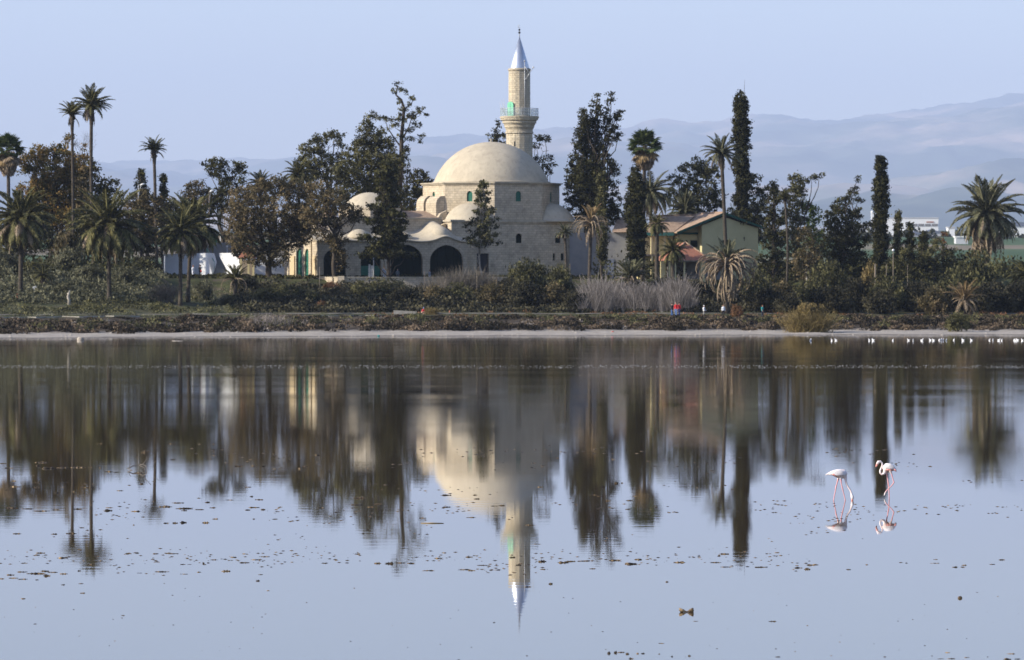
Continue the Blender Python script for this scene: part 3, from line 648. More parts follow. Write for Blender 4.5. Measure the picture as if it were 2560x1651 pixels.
# ------------------------------------------------------------------ white stair walls, forecourt, grey walls on the left
DS = 634.0; z0s = 6.3
st = empty('white_stair', ((540-1280)/F*DS, DS, z0s), 'outdoor stair between bright white sloping parapet walls left of the mosque', 'stair')
def sx_(p, D=DS): return (p-1280)/F*D
def zs(py, D=DS): return CAMH + (HOR-py)/F*D
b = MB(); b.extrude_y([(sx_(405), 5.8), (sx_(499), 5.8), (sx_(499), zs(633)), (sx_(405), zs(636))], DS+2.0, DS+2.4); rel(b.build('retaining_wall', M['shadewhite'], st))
def parapet(pts, D0, D1, name, turn=0.0):
    xc = sx_(pts[0][0], D0); b = MB(); b.extrude_y([((sx_(p, D0)-xc)/math.cos(turn), zs(q, D0)) for p, q in pts], 0, D1-D0); o = rel(b.build(name, M['white'], st)); 
    o.matrix_parent_inverse = Matrix.Translation(st.location).inverted(); o.location = (xc, D0, 0); o.rotation_euler.z = -turn
parapet([(499, 692), (530, 692), (530, 682), (515, 633), (499, 633)], DS-.6, DS+2.4, 'parapet', R(18))
parapet([(548, 640), (566, 672), (568, 690), (604, 690), (604, 633), (548, 633)], DS-.6, DS-.1, 'parapet', R(25))
b = MB()
for i in range(14):
    f = i/14; b.box(sx_(531), sx_(570-16*f), DS-.5+i*.32, DS+5, 5.8, zs(684)+ (zs(634)-zs(684))*(i+1)/14 if i == 0 else zs(684)+(zs(634)-zs(684))*(i+1)/14)
rel(b.build('flight', M['grey'], st))
b = MB(); b.tube([(sx_(514), DS+3.4, zs(622)), (sx_(536), DS-.2, zs(655))], .05, n=6)
for f in (0, .33, .66, 1): b.tube([(sx_(514+22*f), DS+3.4-3.6*f, zs(622+33*f)), (sx_(514+22*f), DS+3.4-3.6*f, zs(622+33*f)-1.0)], .035, n=6)
rel(b.build('handrail', M['fascialt'], st))
gw = MB(); gw.box(sx_(440, 642), sx_(578, 642), 642, 642.5, 6, zs(607, 642)); tag(gw.build('grey_wall', M['grey']), 'plain grey wall standing above and behind the white stair', 'wall')
gw = MB(); gw.box(sx_(508, 650), sx_(600, 650), 650, 658, 6, zs(590, 650)); tag(gw.build('tan_block', M['tanwall']), 'flat roofed tan block behind the grey wall, under the antenna mast', 'building')
gw = MB(); gw.box(sx_(604, 640), sx_(712, 640), 640, 640.4, 5.9, zs(640, 640)); tag(gw.build('white_wall', M['white']), 'white garden wall running behind the big brown tree trunk', 'wall')
gw = MB(); gw.box(sx_(520, 648), sx_(545, 648), 648, 648.1, zs(607, 648), zs(588, 648)); tag(gw.build('green_netting', M['greenlt'] if False else M['fascia']), 'dark green screen netting above the grey wall', 'fence')
# kiosk with pyramid tile roof
ks = empty('kiosk', (sx_(617, 628), 628, 5.7), 'small kiosk with a steep red tiled roof beside the white stair', 'kiosk')
K = MB(); cx = sx_(618, 628); K.add([(cx-1.15,627,zs(645,628)),(cx+1.15,627,zs(645,628)),(cx+1.15,629.4,zs(645,628)),(cx-1.15,629.4,zs(645,628)),(cx+.15,628.2,zs(612,628))], [(0,1,4),(1,2,4),(2,3,4),(3,0,4),(0,3,2,1)]); rel(K.build('roof', M['redtile'], ks))
for dx in (-.8, .2, .85):
    K = MB(); K.box(cx+dx-.13, cx+dx+.13, 627.3, 627.6, 5.4, zs(645.3, 628)); rel(K.build('post', M['yellow'], ks))
K = MB(); K.box(cx-.75, cx+.95, 628.5, 629, 5.4, zs(652, 628)); rel(K.build('back_panel', M['tanwall'], ks))
# grey-blue shed, far left
sh = empty('shed', (sx_(15, 640), 640, 6.5), 'long low shed with a blue grey roof at the left edge', 'shed')
K = MB(); K.box(sx_(-60, 640), sx_(46, 640), 641, 646, 6, zs(617, 640)); rel(K.build('wall', M['tanwall'], sh))
K = MB(); xa, xb = sx_(-66, 640), sx_(50, 640); K.add([(xa,640.3,zs(618,640)),(xb,640.3,zs(618,640)),(xb,644,zs(597,640)),(xa,644,zs(597,640)),(xb,647,zs(618,640)),(xa,647,zs(618,640))], [(0,1,2,3),(3,2,4,5),(0,3,5),(1,4,2),(0,5,4,1)]); rel(K.build('roof', M['bluemetal'], sh))
K = MB(); K.box(xa-.05, xb+.05, 640.2, 640.297, zs(621,640), zs(618,640)); rel(K.build('gutter', M['whitegrey'], sh))
# path and pale edging above the shore scrub
pth = MB(); prev = None; vs = []; fs = []
for i, px_ in enumerate(np.linspace(-700, 3300, 160)):
    for dt in (49.8, 51.6):
        D = 560.0
        for _ in range(6): D = float(shore((px_-1280)/F*D)) + dt
        x = (px_-1280)/F*D; vs.append((x, D, gz(x, D)+.03))
    if i: fs.append((2*i-2, 2*i, 2*i+1, 2*i-1))
pth.add(vs, fs, 0, True); tag(pth.build('footpath', mat('compacted gravel', (.17,.15,.115), .95, (.12,.105,.08), 2.0, bump=.02, bscale=20)), kind='structure')
def edging(p0, p1, t0, hgt, label, th=.22):
    pts = []
    for px_ in np.linspace(p0, p1, max(2, int((p1-p0)/20))):
        D = 560.0
        for _ in range(6): D = float(shore((px_-1280)/F*D)) + t0
        x = (px_-1280)/F*D; pts.append((x, D, gz(x, D)))
    b = MB(); vs = []; fs = []
    for i, (x, y, z) in enumerate(pts):
        vs += [(x,y,z-.3),(x,y,z+hgt),(x,y+th,z+hgt),(x,y+th,z-.3)]
        if i: a = 4*(i-1); fs += [(a,a+4,a+5,a+1),(a+1,a+5,a+6,a+2),(a+2,a+6,a+7,a+3)]
    fs += [(0,1,2,3), (len(vs)-1,len(vs)-2,len(vs)-3,len(vs)-4)]
    b.add(vs, fs); return tag(b.build('kerb', M['kerb']), label, 'kerb')
edging(-40, 350, 45.5, .10, 'long pale kerb line along the lakeside path at far left')
edging(690, 765, 45.5, .14, 'short bright pale kerb above the shore scrub below the big brown tree')
edging(800, 980, 45.5, .12, 'thin pale kerb line left of the crouching person')
for i, (p0, p1) in enumerate(((984, 1040),)):
    b = MB(); q = GP(p0, 571); q2 = GP(p1, 571); b.extrude_y([(q.x, q.z), (q2.x, q.z), (q2.x+.1, q.z+.35), (q.x, q.z+.5)], 570.6, 571.4); tag(b.build('upturned_boat_board', M['kerb']), 'low pale slab lying beside the crouching person on the path', 'slab')
# ================================================================== vegetation
def leafmat(name, c1, c2, c3=None, tr=.18, scale=.35):
    return mat(name, c1, .75, c2, scale, c3=c3, attr=True, trans=tr, spec=.2, detail=4)
LM = {
 'dark': leafmat('dark conifer foliage', (.013,.014,.005), (.088,.082,.027), (.037,.036,.012)),
 'cyp': leafmat('cypress foliage', (.008,.009,.003), (.068,.064,.021), (.026,.026,.008)),
 'grey': leafmat('grey green foliage', (.024,.024,.010), (.150,.138,.056), (.070,.066,.026)),
 'olive': leafmat('olive foliage', (.042,.043,.023), (.205,.195,.115), (.102,.099,.056)),
 'green': leafmat('fresh green foliage', (.035,.06,.015), (.12,.15,.035), (.07,.10,.022)),
 'brown': leafmat('autumn brown foliage', (.034,.029,.012), (.21,.155,.078), (.100,.080,.036)),
 'autumn': leafmat('yellow brown autumn foliage', (.06,.06,.02), (.26,.16,.05), (.14,.105,.03)),
 'rust': leafmat('rusty foliage', (.09,.045,.02), (.24,.12,.06), (.15,.08,.035)),
 'scrub': leafmat('dark brown saltmarsh scrub', (.014,.011,.006), (.150,.108,.070), (.055,.042,.025), tr=.08, scale=.22),
 'under': leafmat('dark undergrowth', (.009,.009,.004), (.085,.074,.038), (.030,.027,.013), tr=.1),
 'twig': leafmat('bare grey twigs', (.08,.07,.055), (.20,.17,.135), (.13,.115,.09), tr=0),
 'reed': leafmat('dry grey reeds', (.11,.095,.08), (.33,.285,.245), (.20,.17,.145), tr=.05),
 'yellow': leafmat('yellow dry bush', (.09,.07,.025), (.30,.22,.09), (.18,.135,.05)),
 'palm': leafmat('palm frond', (.026,.028,.009), (.19,.172,.070), (.082,.078,.028), tr=.15, scale=1.2),
 'palmgrey': leafmat('silver palm frond', (.040,.043,.022), (.20,.19,.105), (.100,.098,.052), tr=.15, scale=1.2),
 'palmdry': leafmat('dry palm frond', (.12,.085,.055), (.32,.25,.17), (.21,.16,.105), tr=.1, scale=1.2),
 'palmorange': leafmat('orange dry palm frond', (.15,.10,.045), (.34,.24,.12), (.24,.165,.075), tr=.1, scale=1.2),
 'fan': leafmat('fan palm leaf', (.03,.05,.015), (.13,.15,.05), (.07,.09,.03), scale=1.2),
}
M['bark'] = mat('grey brown bark', (.035,.027,.019), .95, (.08,.063,.046), 2.2, bump=.05, bscale=7, stretch=(1,1,.3))
M['palmbark'] = mat('palm trunk bark', (.030,.024,.017), .95, (.085,.068,.050), 2.5, bump=.07, bscale=4, stretch=(1,1,2.2))
M['palebark'] = mat('pale trunk bark', (.26,.23,.19), .95, (.38,.34,.28), 2.5, bump=.03)

def unit(n):
    v = rng.normal(size=(n, 3)); return v / np.linalg.norm(v, axis=1, keepdims=True)
def leaves(C, size, var, name, m, flat=0.0, elong=1.0, up=0.0):
    n = len(C); u = unit(n); 
    if up: u[:, 2] = np.abs(u[:, 2]) + up; u /= np.linalg.norm(u, axis=1, keepdims=True)
    w_ = unit(n); v = np.cross(u, w_); v /= np.linalg.norm(v, axis=1, keepdims=True) + 1e-9
    s = size * rng.uniform(.6, 1.35, (n, 1)); a = u*s*elong; b_ = v*s*.6
    V = np.stack([C - a, C + b_, C + a, C - b_], 1).reshape(-1, 3); Fa = np.arange(4*n).reshape(n, 4)
    return npmesh(name, V, Fa, m, var=var)
def clump_cloud(lobes, dens, nleaf, rc, inner=.25, holes=0.0):
    """lobes (cx,cy,cz,rx,ry,rz) -> leaf centres + clump value"""
    CC = []; VV = []
    for (cx, cy, cz, rx, ry, rz) in lobes:
        area = 4*math.pi*((rx*ry)**1.6/3 + (rx*rz)**1.6/3 + (ry*rz)**1.6/3)**(1/1.6)
        n = max(4, int(area*dens)); d = unit(n); r = np.where(rng.random(n) < inner, rng.uniform(.25, .8, n), rng.normal(.93, .10, n))
        c = np.array([cx, cy, cz]) + d*r[:, None]*np.array([rx, ry, rz])
        if holes:
            h = noise2(c[:, 0]*.55+cx, c[:, 2]*.55+cz, 2); c = c[h > holes]
        CC.append(c)
    C = np.vstack(CC); n = len(C); v = rng.random(n); sc_ = rng.uniform(.6, 1.3, n)*rc
    L = np.repeat(C, nleaf, 0) + rng.normal(size=(n*nleaf, 3)) * np.repeat(sc_, nleaf)[:, None] * np.array([.55, .55, .42])
    va = np.clip(np.repeat(v, nleaf)*.7 + rng.random(n*nleaf)*.3, 0, 1)
    return L, va
def bough(b, p0, p1, r0, r1, wob=.12, n=6):
    p0, p1 = Vector(p0), Vector(p1); L = (p1-p0).length; pts = []
    for i in range(n+1):
        f = i/n; q = p0.lerp(p1, f); k = math.sin(math.pi*f)*L*wob
        pts.append(q + Vector((random.uniform(-1,1)*k, random.uniform(-1,1)*k, random.uniform(-.2,.8)*k)))
    b.tube(pts, [r0+(r1-r0)*i/n for i in range(n+1)], n=6); return pts

def tree(name, cat, label, D, base, lobes, lm, dens=1.5, nleaf=16, rc=.5, leaf=.2, trunk=.25, holes=.0, tmat='bark', inner=.25, group=None, extra=None, branches=True, ts=.45, twigs=False, depth=1.0, thin=None):
    """base = (px of the foot); lobes in photograph pixels (px,py,rx,ry) set at distance D with real depth"""
    leaf *= .8; nleaf = int(nleaf*1.45); rc *= .95
    k = D/F; g = GP(base, D); root = empty(name, g, label, cat, group)
    L = []
    for i, lb_ in enumerate(lobes):
        px, py, rx, ry = lb_[:4]; yo = lb_[4] if len(lb_) > 4 else rng.uniform(-.35, .35)*rx*k*2*depth
        L.append(((px-1280)*k - g.x, yo, CAMH+(HOR-py)*k - g.z, rx*k, max(rx, ry*.7)*k*depth if rx > 6 else rx*k, ry*k))
    C, va = clump_cloud(L, dens, nleaf, rc, inner, holes)
    link('crown', leaves(C, leaf, va, name+'_crown', LM[lm]), root)
    top = max(l[2] for l in L); cx = np.mean([l[0] for l in L]); low = min(l[2]-l[5]*.3 for l in L)
    b = MB(); tt = Vector((cx*.6 if thin is None else 0, 0, max(1.0, low + (top-low)*ts)))
    tp = bough(b, (0,0,-.4), tt, trunk, trunk*.45, .03, 8); b.build('trunk', M[tmat], root)
    if branches:
        b = MB()
        for l in L:
            q = tp[min(8, max(2, int(8*(.45+.5*random.random()))))]
            if l[2] < q.z: q = tp[max(1, int(8*max(.1, (l[2]-1)/max(1, tt.z))))]
            bough(b, q, (l[0], l[1], l[2]), trunk*.4, trunk*.12, .1, 5)
            for _ in range(3):
                d = unit(1)[0]; bough(b, (l[0], l[1], l[2]), (l[0]+d[0]*l[3]*.85, l[1]+d[1]*l[4]*.85, l[2]+abs(d[2])*l[5]*.85), trunk*.13, trunk*.05, .12, 4)
        b.build('branches', M[tmat], root)
    if extra: extra(root, g, k)
    return root
def cypress(label, px, ytop, ybase, hw, D, lm='cyp', lean=0, rough_=.12, holes=.0, dens=2.6, leaf=.17, name='cypress_tree', seed=0, taper=.7):
    """column of flame-like sprays from ybase to ytop, half width hw px"""
    n = max(7, int((ybase-ytop)/(hw*1.0))); lobes = []
    r = np.random.default_rng(seed + int(px))
    for i in range(n):
        f = (i+.5)/n; py = ybase + (ytop-ybase)*f
        w_ = hw*(.78+.22*math.sin(min(1, f*3)*math.pi/2)) * (1 if f < taper else max(.22, math.sqrt(max(0, 1-((f-taper)/(1-taper+.04))**2))))
        for _ in range(2):
            lobes.append((px + lean*f + r.normal()*hw*rough_*1.4, py + r.normal()*hw*.3, w_*r.uniform(.72, 1.02), hw*r.uniform(.9, 1.5), r.normal()*hw*.2*D/F))
    lobes.append((px+lean, ytop+hw*.35, hw*.28, hw*.5, 0))
    return tree(name, 'cypress', label, D, px, lobes, lm, dens, 15, .33, leaf, .22, holes, inner=.3, branches=False)
def conifer(label, px, ytop, ybase, hw, D, lm='dark', base=None, tmat='bark', layers=9, droop=.1, dens=1.8, name='conifer_tree', seed=1, trunk=.22, leaf=.19, cat='conifer', topw=.1):
    r = np.random.default_rng(seed + int(px)); lobes = []
    for i in range(layers):
        f = (i+.3)/layers; py = ybase + (ytop-ybase)*f; w_ = hw*((1-f)**.75*(1-topw)+topw)
        lobes.append((px, py, w_*.42, (ybase-ytop)/layers*.62, 0))
        for s_ in (-1, 1):
            e = w_*r.uniform(.55, 1.0); lobes.append((px + s_*e*.72, py + droop*e*.6 + r.normal()*3, e*.34, max(4.5, (ybase-ytop)/layers*.34), r.normal()*w_*.3*D/F))
        e = w_*r.uniform(.4, .8); lobes.append((px+r.normal()*w_*.25, py+r.normal()*3, e*.4, (ybase-ytop)/layers*.4, -w_*.6*D/F))
        lobes.append((px+r.normal()*w_*.25, py+r.normal()*3, e*.4, (ybase-ytop)/layers*.4, w_*.6*D/F))
    lobes.append((px, ytop+8, 3.5, 9, 0))
    return tree(name, cat, label, D, px if base is None else base, lobes, lm, dens, 14, .36, leaf, trunk, tmat=tmat, inner=.2, ts=.95, thin=1)

# ---------------------------------------------------------------- palms
def frond_mesh(name, m, L, bend, droop, n=26, leafl=.42, seed=0, curl=0.0, lw=.05, ragged=0):
    r = np.random.default_rng(seed); V = []; Fa = []; var = []; pts = []; p = np.array([0., 0, 0]); a = 0.0
    for i in range(n+1):
        pts.append((p.copy(), a)); a -= bend/n*(.4+1.2*i/n); p = p + np.array([math.cos(a), 0, math.sin(a)])*L/n
    # rachis
    b0 = 0
    for i, (q, a_) in enumerate(pts):
        t = .035*(1-i/n)+.008
        V += [q+[0, t, 0], q+[0, -t, 0], q+[0, 0, -t*1.2]]
        if i:
            o = 3*(i-1)
            for k in range(3): Fa.append([o+k, o+(k+1) % 3, o+3+(k+1) % 3, o+3+k]); var.append(.75)
    for i in range(2, n+1):
        f = i/n; q, a_ = pts[i]; t = np.array([math.cos(a_), 0, math.sin(a_)]); nn = np.array([-math.sin(a_), 0, math.cos(a_)])
        ll = leafl*(math.sin(math.pi*min(1, .12+f*.93))**.55)
        for j in (0, .5):
            qq = q - t*(L/n*j)
            for s in (-1, 1):
                if ragged and r.random() < ragged: continue
                dv = t*r.uniform(.55, .9) + np.array([0, s, 0])*r.uniform(.7, 1.0) + nn*(r.uniform(.15, .55) - droop)
                dv = dv/np.linalg.norm(dv)*ll*r.uniform(.8, 1.1); mid = qq + dv*.5 + np.array([0, 0, .02]); tip = qq + dv - np.array([0, 0, droop*ll*.5]); o = len(V)
                sd_ = t*lw
                V += [qq, mid+sd_, tip, mid-sd_]; Fa.append([o, o+1, o+2, o+3]); var.append(r.random())
    return npmesh(name, V, Fa, m, var=var)
FR = {}
def frond(kind, mk, v):
    key = (kind, mk, v)
    if key not in FR:
        P = {'up': (1.0, .6, .1, .19), 'mid': (1.0, 1.05, .25, .17), 'low': (1.0, 1.5, .5, .165), 'weep': (1.0, 2.5, .9, .055), 'hang': (1.0, .9, 1.0, .12), 'stub': (1.0, .25, 0, .09)}[kind]
        FR[key] = frond_mesh('frond_'+kind, LM[mk], P[0], P[1]*(1+.18*(v-1)), P[2], 26 if kind not in ('hang',) else 16, P[3], v*7+3, lw=.018, ragged=.25 if kind == 'hang' else (.3 if kind == 'weep' else .04))
    return FR[key]
def palm(label, px, yc, D, Lf, base=None, n=46, hang=12, dry=8, up=.5, green='palm', trunk_r=.22, name='date_palm', boot=1.0, group=None, lean=0, spread=(80, -25), hangL=.9, lump=True, drymat='palmdry', seed=0, root_h=None, tb='palmbark', weep=0, weepL=1.3, wspread=(55, -10)):
    """crown centre at photograph row yc; Lf frond length in px"""
    k = D/F; base = px if base is None else base; g = GP(base, D); root = empty(name, g, label, 'palm', group)
    c = Vector(((px-1280)*k - g.x, 0, CAMH+(HOR-yc)*k - g.z)); r = random.Random(int(px*7+yc)+seed); Lm = Lf*k
    b = MB(); N = 16; pts = []; rad = []
    for i in range(N+1):
        f = i/N; pts.append(Vector((c.x*f**1.3 + lean*math.sin(math.pi*f), 0, (c.z+.1)*f - (.4 if i == 0 else 0))))
        rad.append(trunk_r*(1.25-.35*min(1, f*5) + (.04 if i % 2 else 0)) if f < .93 else trunk_r*(1.1+.5*boot*math.sin((f-.93)/.07*math.pi*.8)))
    b.tube(pts, rad, n=10); b.build('trunk', M[tb], root)
    if boot > .3:
        b = MB()
        for i in range(26):
            q = r.uniform(0, 6.28); z = c.z - r.uniform(.0, .9)*boot; b.tube([(c.x+trunk_r*math.cos(q), trunk_r*math.sin(q), z), (c.x+(trunk_r+.28)*math.cos(q), (trunk_r+.28)*math.sin(q), z+.35)], [.06, .025], n=4)
        o = b.build('boots', M['palmbark'], root); o['kind'] = 'stuff'
    def add(kind, mk, az_, el_, L, nm='frond'):
        o = link(nm, frond(kind, mk, r.randint(0, 2)), root, c + Vector((0,0,r.uniform(-.15,.15))))
        o.rotation_euler = Euler((r.uniform(-.25, .25), -el_, az_), 'XYZ'); o.scale = (L, L*r.uniform(.85, 1.1), L)
    n = int(n*1.35)
    for i in range(n):
        f = (i+.5)/n; el_ = R(spread[0] + (spread[1]-spread[0])*f**(1/ (1.0+up)) + r.uniform(-8, 8)); a_ = i*2.39996+r.uniform(-.2, .2)
        kind = 'up' if el_ > R(50) else ('mid' if el_ > R(5) else 'low')
        add(kind, green, a_, el_, Lm*r.uniform(.85, 1.08)*(1 if f < .85 else .9))
    for i in range(weep): add('weep', drymat, i*2.4+r.uniform(-.3, .3), R(wspread[0]+(wspread[1]-wspread[0])*(i+.5)/weep), Lm*weepL*r.uniform(.8, 1.05), 'dry_frond')
    for i in range(dry): add('low', drymat, i*2.4+r.uniform(-.4, .4), R(r.uniform(-35, 0)), Lm*r.uniform(.75, .95))
    for i in range(hang): add('hang', drymat, i*2.4+1+r.uniform(-.4, .4), R(r.uniform(-70, -45)), Lm*hangL*r.uniform(.6, 1.0), 'dry_frond')
    return root
def fan_mesh(name, m, seed, fold=.25):
    r = np.random.default_rng(seed); V = []; Fa = []; var = []
    V += [np.array([0, .02, 0]), np.array([0, -.02, 0]), np.array([.55, -.012, .0]), np.array([.55, .012, .0])]; Fa.append([0, 1, 2, 3]); var.append(.9)
    for i in range(17):
        a = -1.9 + 3.8*i/16; l = .48*(1-.12*abs(a))*r.uniform(.9, 1.08); d = np.array([math.cos(a), math.sin(a), -.12*abs(a)]); s = np.array([-math.sin(a), math.cos(a), fold if i % 2 else -fold])*.05
        q = np.array([.55, 0, 0]); o = len(V); V += [q, q+d*l*.55+s, q+d*l+np.array([0, 0, -.10]), q+d*l*.55-s]; Fa.append([o, o+1, o+2, o+3]); var.append(r.random())
    return npmesh(name, V, Fa, m, var=var)
FANS = {}
def fan(mk, v):
    if (mk, v) not in FANS: FANS[(mk, v)] = fan_mesh('fan_leaf', LM[mk], v)
    return FANS[(mk, v)]
def fanpalm(label, px, yc, D, Lf, base=None, n=34, ndry=12, skirt=50, trunk_r=.24):
    k = D/F; base = px if base is None else base; g = GP(base, D); root = empty('fan_palm', g, label, 'palm')
    c = Vector(((px-1280)*k-g.x, 0, CAMH+(HOR-yc)*k-g.z)); r = random.Random(int(px)); Lm = Lf*k
    b = MB(); b.tube([(c.x*f, 0, (c.z+.3)*f-(.4 if f == 0 else 0)) for f in np.linspace(0, 1, 13)], [trunk_r*(1.3-.4*f) for f in np.linspace(0, 1, 13)], n=10); b.build('trunk', M['palmbark'], root)
    for i in range(n):
        f = (i+.5)/n; o = link('fan_leaf', fan('fan', r.randint(0, 2)), root, c); o.rotation_euler = (r.uniform(-.5,.5), -R(85-105*f+r.uniform(-8,8)), i*2.4); o.scale = (Lm,)*3
    for i in range(ndry):
        o = link('dry_leaf', fan('palmorange' if i % 2 else 'palmdry', r.randint(0, 2)), root, c-Vector((0,0,.3))); o.rotation_euler = (r.uniform(-.6,.6), R(r.uniform(20, 62)), i*2.4); o.scale = (Lm*.95,)*3
    # hanging skirt of dead leaves
    H = skirt*k; n_ = 900; q = rng.uniform(0, 2*math.pi, n_); z = rng.uniform(0, 1, n_); rr = (.35+.55*np.sin(np.clip(z, 0, 1)*math.pi*.8+.4))*Lm*.5
    C = np.stack([c.x+rr*np.cos(q), rr*np.sin(q), c.z-.3-z*H], 1)
    o = link('dry_skirt', leaves(C, .2, rng.random(n_), 'skirt', LM['palmdry'], elong=2.0, up=2.5), root)
    return root

# --- helpers for twiggy things
def twig_mesh(name, m, h, w_, n, wid=.02, lean=.5, seed=0, fork=True):
    r = np.random.default_rng(seed); V = []; Fa = []; var = []
    def blade(p, q, t):
        d = q-p; s = np.cross(d, r.normal(size=3)); s = s/(np.linalg.norm(s)+1e-9)*t; o = len(V)
        V.extend([p-s, p+s, q+s*.35, q-s*.35]); Fa.append([o, o+1, o+2, o+3]); var.append(r.random())
    for _ in range(n):
        p = np.array([r.normal()*w_*.28, r.normal()*w_*.28, 0]); d = np.array([r.normal()*lean, r.normal()*lean, 1.0]); d /= np.linalg.norm(d); l = h*r.uniform(.5, 1.0)
        mid = p + d*l*.55; blade(p, mid, wid); d2 = d + r.normal(size=3)*.25; d2[2] = abs(d2[2]); tip = mid + d2/np.linalg.norm(d2)*l*.5; blade(mid, tip, wid*.7)
        if fork:
            for _ in range(3):
                d3 = d + r.normal(size=3)*.55; blade(mid + (tip-mid)*r.random()*.6, mid + d3/np.linalg.norm(d3)*l*r.uniform(.25, .5), wid*.5)
    return npmesh(name, V, Fa, m, var=var)
# --- bush meshes shared by like bushes
BM = {}
def bush_mesh(kind, v):
    key = (kind, v)
    if key in BM: return BM[key]
    r = np.random.default_rng(v*11+5); L = []
    for i in range(7):
        a = r.uniform(0, 6.28); d = r.uniform(.15, .55); h = r.uniform(.35, .72); L.append((math.cos(a)*d, math.sin(a)*d, h, r.uniform(.3, .48), r.uniform(.3, .48), r.uniform(.24, .36)))
    L += [(0, 0, .3, .75, .75, .32), (0, 0, .62, .5, .5, .36)]
    L = [tuple(x*3 for x in l) for l in L]     # a bush 3 m in radius, 3 m high
    C, va = clump_cloud(L, 2.1, 19, .38, .2)
    C = C[(C[:, 2] > .02)]; n = len(C); me = leaves(C, .125, rng.random(n)*.4 + noise2(C[:, 0]*1.3, C[:, 2]*1.3+C[:, 1], v)*.6, 'bush_'+kind, LM[kind]); BM[key] = me; return me
STEM = None
KB = []
def bush(label, px, ytop, hw, D, kind, cat='bush', name=None, group=None, v=None, base=None, twigs=False):
    global STEM
    k = D/F; g = GP(px, D); g.z -= .1; top = CAMH+(HOR-ytop)*k; h = max(.5, top-g.z); v = (int(px) % 5) if v is None else v
    nm = name or {'olive': 'olive_shrub', 'grey': 'grey_shrub', 'twig': 'bare_shrub', 'yellow': 'yellow_shrub'}.get(kind, 'shrub')
    root = empty(nm, g, label, cat, group, rz=random.uniform(0, 6.28)); KB.append(root)
    if twigs:
        o = link('twigs', twig_mesh('twigs', LM[kind], h*1.05, hw*k*2, 420, .022, .45, int(px)), root)
    else:
        o = link('foliage', bush_mesh(kind, v), root); o.scale = (hw*k/2.75, hw*k/2.75, h/3.1)
    if STEM is None:
        b = MB()
        for i in range(5):
            a = i*1.26; b.tube([(0,0,-.3), (.35*math.cos(a), .35*math.sin(a), 1.0), (1.1*math.cos(a+.3), 1.1*math.sin(a+.3), 2.1)], [.12, .08, .03], n=5)
        STEM = b.mesh('stems', M['bark'])
    s = link('stems', STEM, root); s.scale = (hw*k/2.9, hw*k/2.9, h/3.1)
    return root
# ---------------------------------------------------------------- the trees, left to right
fanpalm('fan palm with a brown skirt at the left edge of the grove', 20, 378, 646, 48, base=24, skirt=52)
tree('autumn_tree', 'tree', 'large yellow brown autumn tree between the left fan palm and the tall palms', 650, 130,
     [(70,405,28,22),(95,385,28,25),(135,375,32,28),(185,365,30,30),(80,450,35,32),(120,430,42,38),(170,420,40,38),(215,430,32,42),(105,490,45,40),(165,485,52,44),(60,500,32,34),(75,540,40,34),(130,545,50,34),(190,545,46,32)], 'autumn', 1.8, 15, .5, .2, .35, holes=.25)
tree('evergreen_tree', 'tree', 'dark green tree standing behind the lower half of the autumn tree', 656, 150,
     [(120,450,40,40),(180,440,35,50),(110,520,55,45),(190,520,50,50),(225,470,32,38),(270,470,30,28),(60,540,40,32)], 'dark', 1.5, 15, .5, .22, .3)
def twiggy(root, g, k):
    b = MB()
    r = random.Random(3)
    def br(p, d, l, t, dep):
        q = p + d*l; b.tube([p, p.lerp(q, .5)+Vector((r.uniform(-.1,.1), r.uniform(-.1,.1), .05))*l*.5, q], [t, t*.8, t*.55], n=4)
        if dep:
            for _ in range(3):
                e = (d + Vector((r.uniform(-.8,.8), r.uniform(-.6,.6), r.uniform(-.1,.5)))).normalized(); br(q, e, l*r.uniform(.55, .85), t*.5, dep-1)
    for dx in (-.35, .05, .3): br(Vector((0, 0, CAMH+(HOR-420)*k-g.z)), Vector((dx, 0, 1)).normalized(), 1.6, .07, 4)
    b.build('bare_branches', M['bark'], root)
tree('bare_top_tree', 'tree', 'tree with a bare twiggy crown rising between the two tall palms', 648, 208, [(208,470,20,50),(195,440,16,25)], 'brown', 1.4, 14, .45, .18, .2, extra=twiggy)
palm('shorter of the two tall thin palms on the left', 180, 287, 628, 42, base=184, n=26, hang=0, dry=2, trunk_r=.20, spread=(86, 18), boot=1.5)
palm('tallest palm on the left with a wide feathery head', 229, 266, 626, 62, base=236, n=30, hang=2, dry=3, trunk_r=.24, spread=(86, -2), boot=1.8, lean=-.25)
palm('lone tall thin palm above the brown trees left of the stair', 385, 376, 632, 42, base=392, n=26, hang=2, dry=1, trunk_r=.22, spread=(86, 8), boot=1.2)
conifer('pointed dark green pine left of the lone tall palm', 352, 422, 560, 42, 655, layers=6, seed=3)
conifer('small dark pine tip just right of the lone tall palm', 408, 434, 560, 26, 656, layers=6, seed=9)
tree('brown_olive_tree', 'tree', 'wide brown green tree filling the gap behind the two front palms', 634, 372, [(330,520,30,34),(365,505,34,30),(400,525,34,36),(350,570,45,40),(405,585,38,42),(360,620,46,34),(310,560,25,30)], 'brown', 1.7, 15, .45, .19, .32)
tree('broad_pine', 'pine tree', 'dark broad headed pine with visible trunks above the antenna mast', 646, 552,
     [(545,410,26,15),(520,425,30,16),(575,420,26,17),(600,425,16,18),(508,450,18,12),(545,445,32,16),(590,455,20,16),(560,475,26,14),(600,480,14,14),(530,490,30,20),(560,520,34,26),(510,520,26,24)], 'dark', 1.7, 15, .42, .19, .28, holes=.3)
tree('rusty_tree', 'tree', 'rusty brown crown at the left foot of the broad dark pine', 642, 500, [(490,470,24,16),(478,492,26,24),(505,495,24,22),(490,530,30,30),(475,560,24,30)], 'brown', 1.8, 15, .4, .18, .25)
palm('palm top showing above the left part of the big brown tree', 652, 462, 648, 46, n=34, hang=0, dry=2, spread=(85, -10))
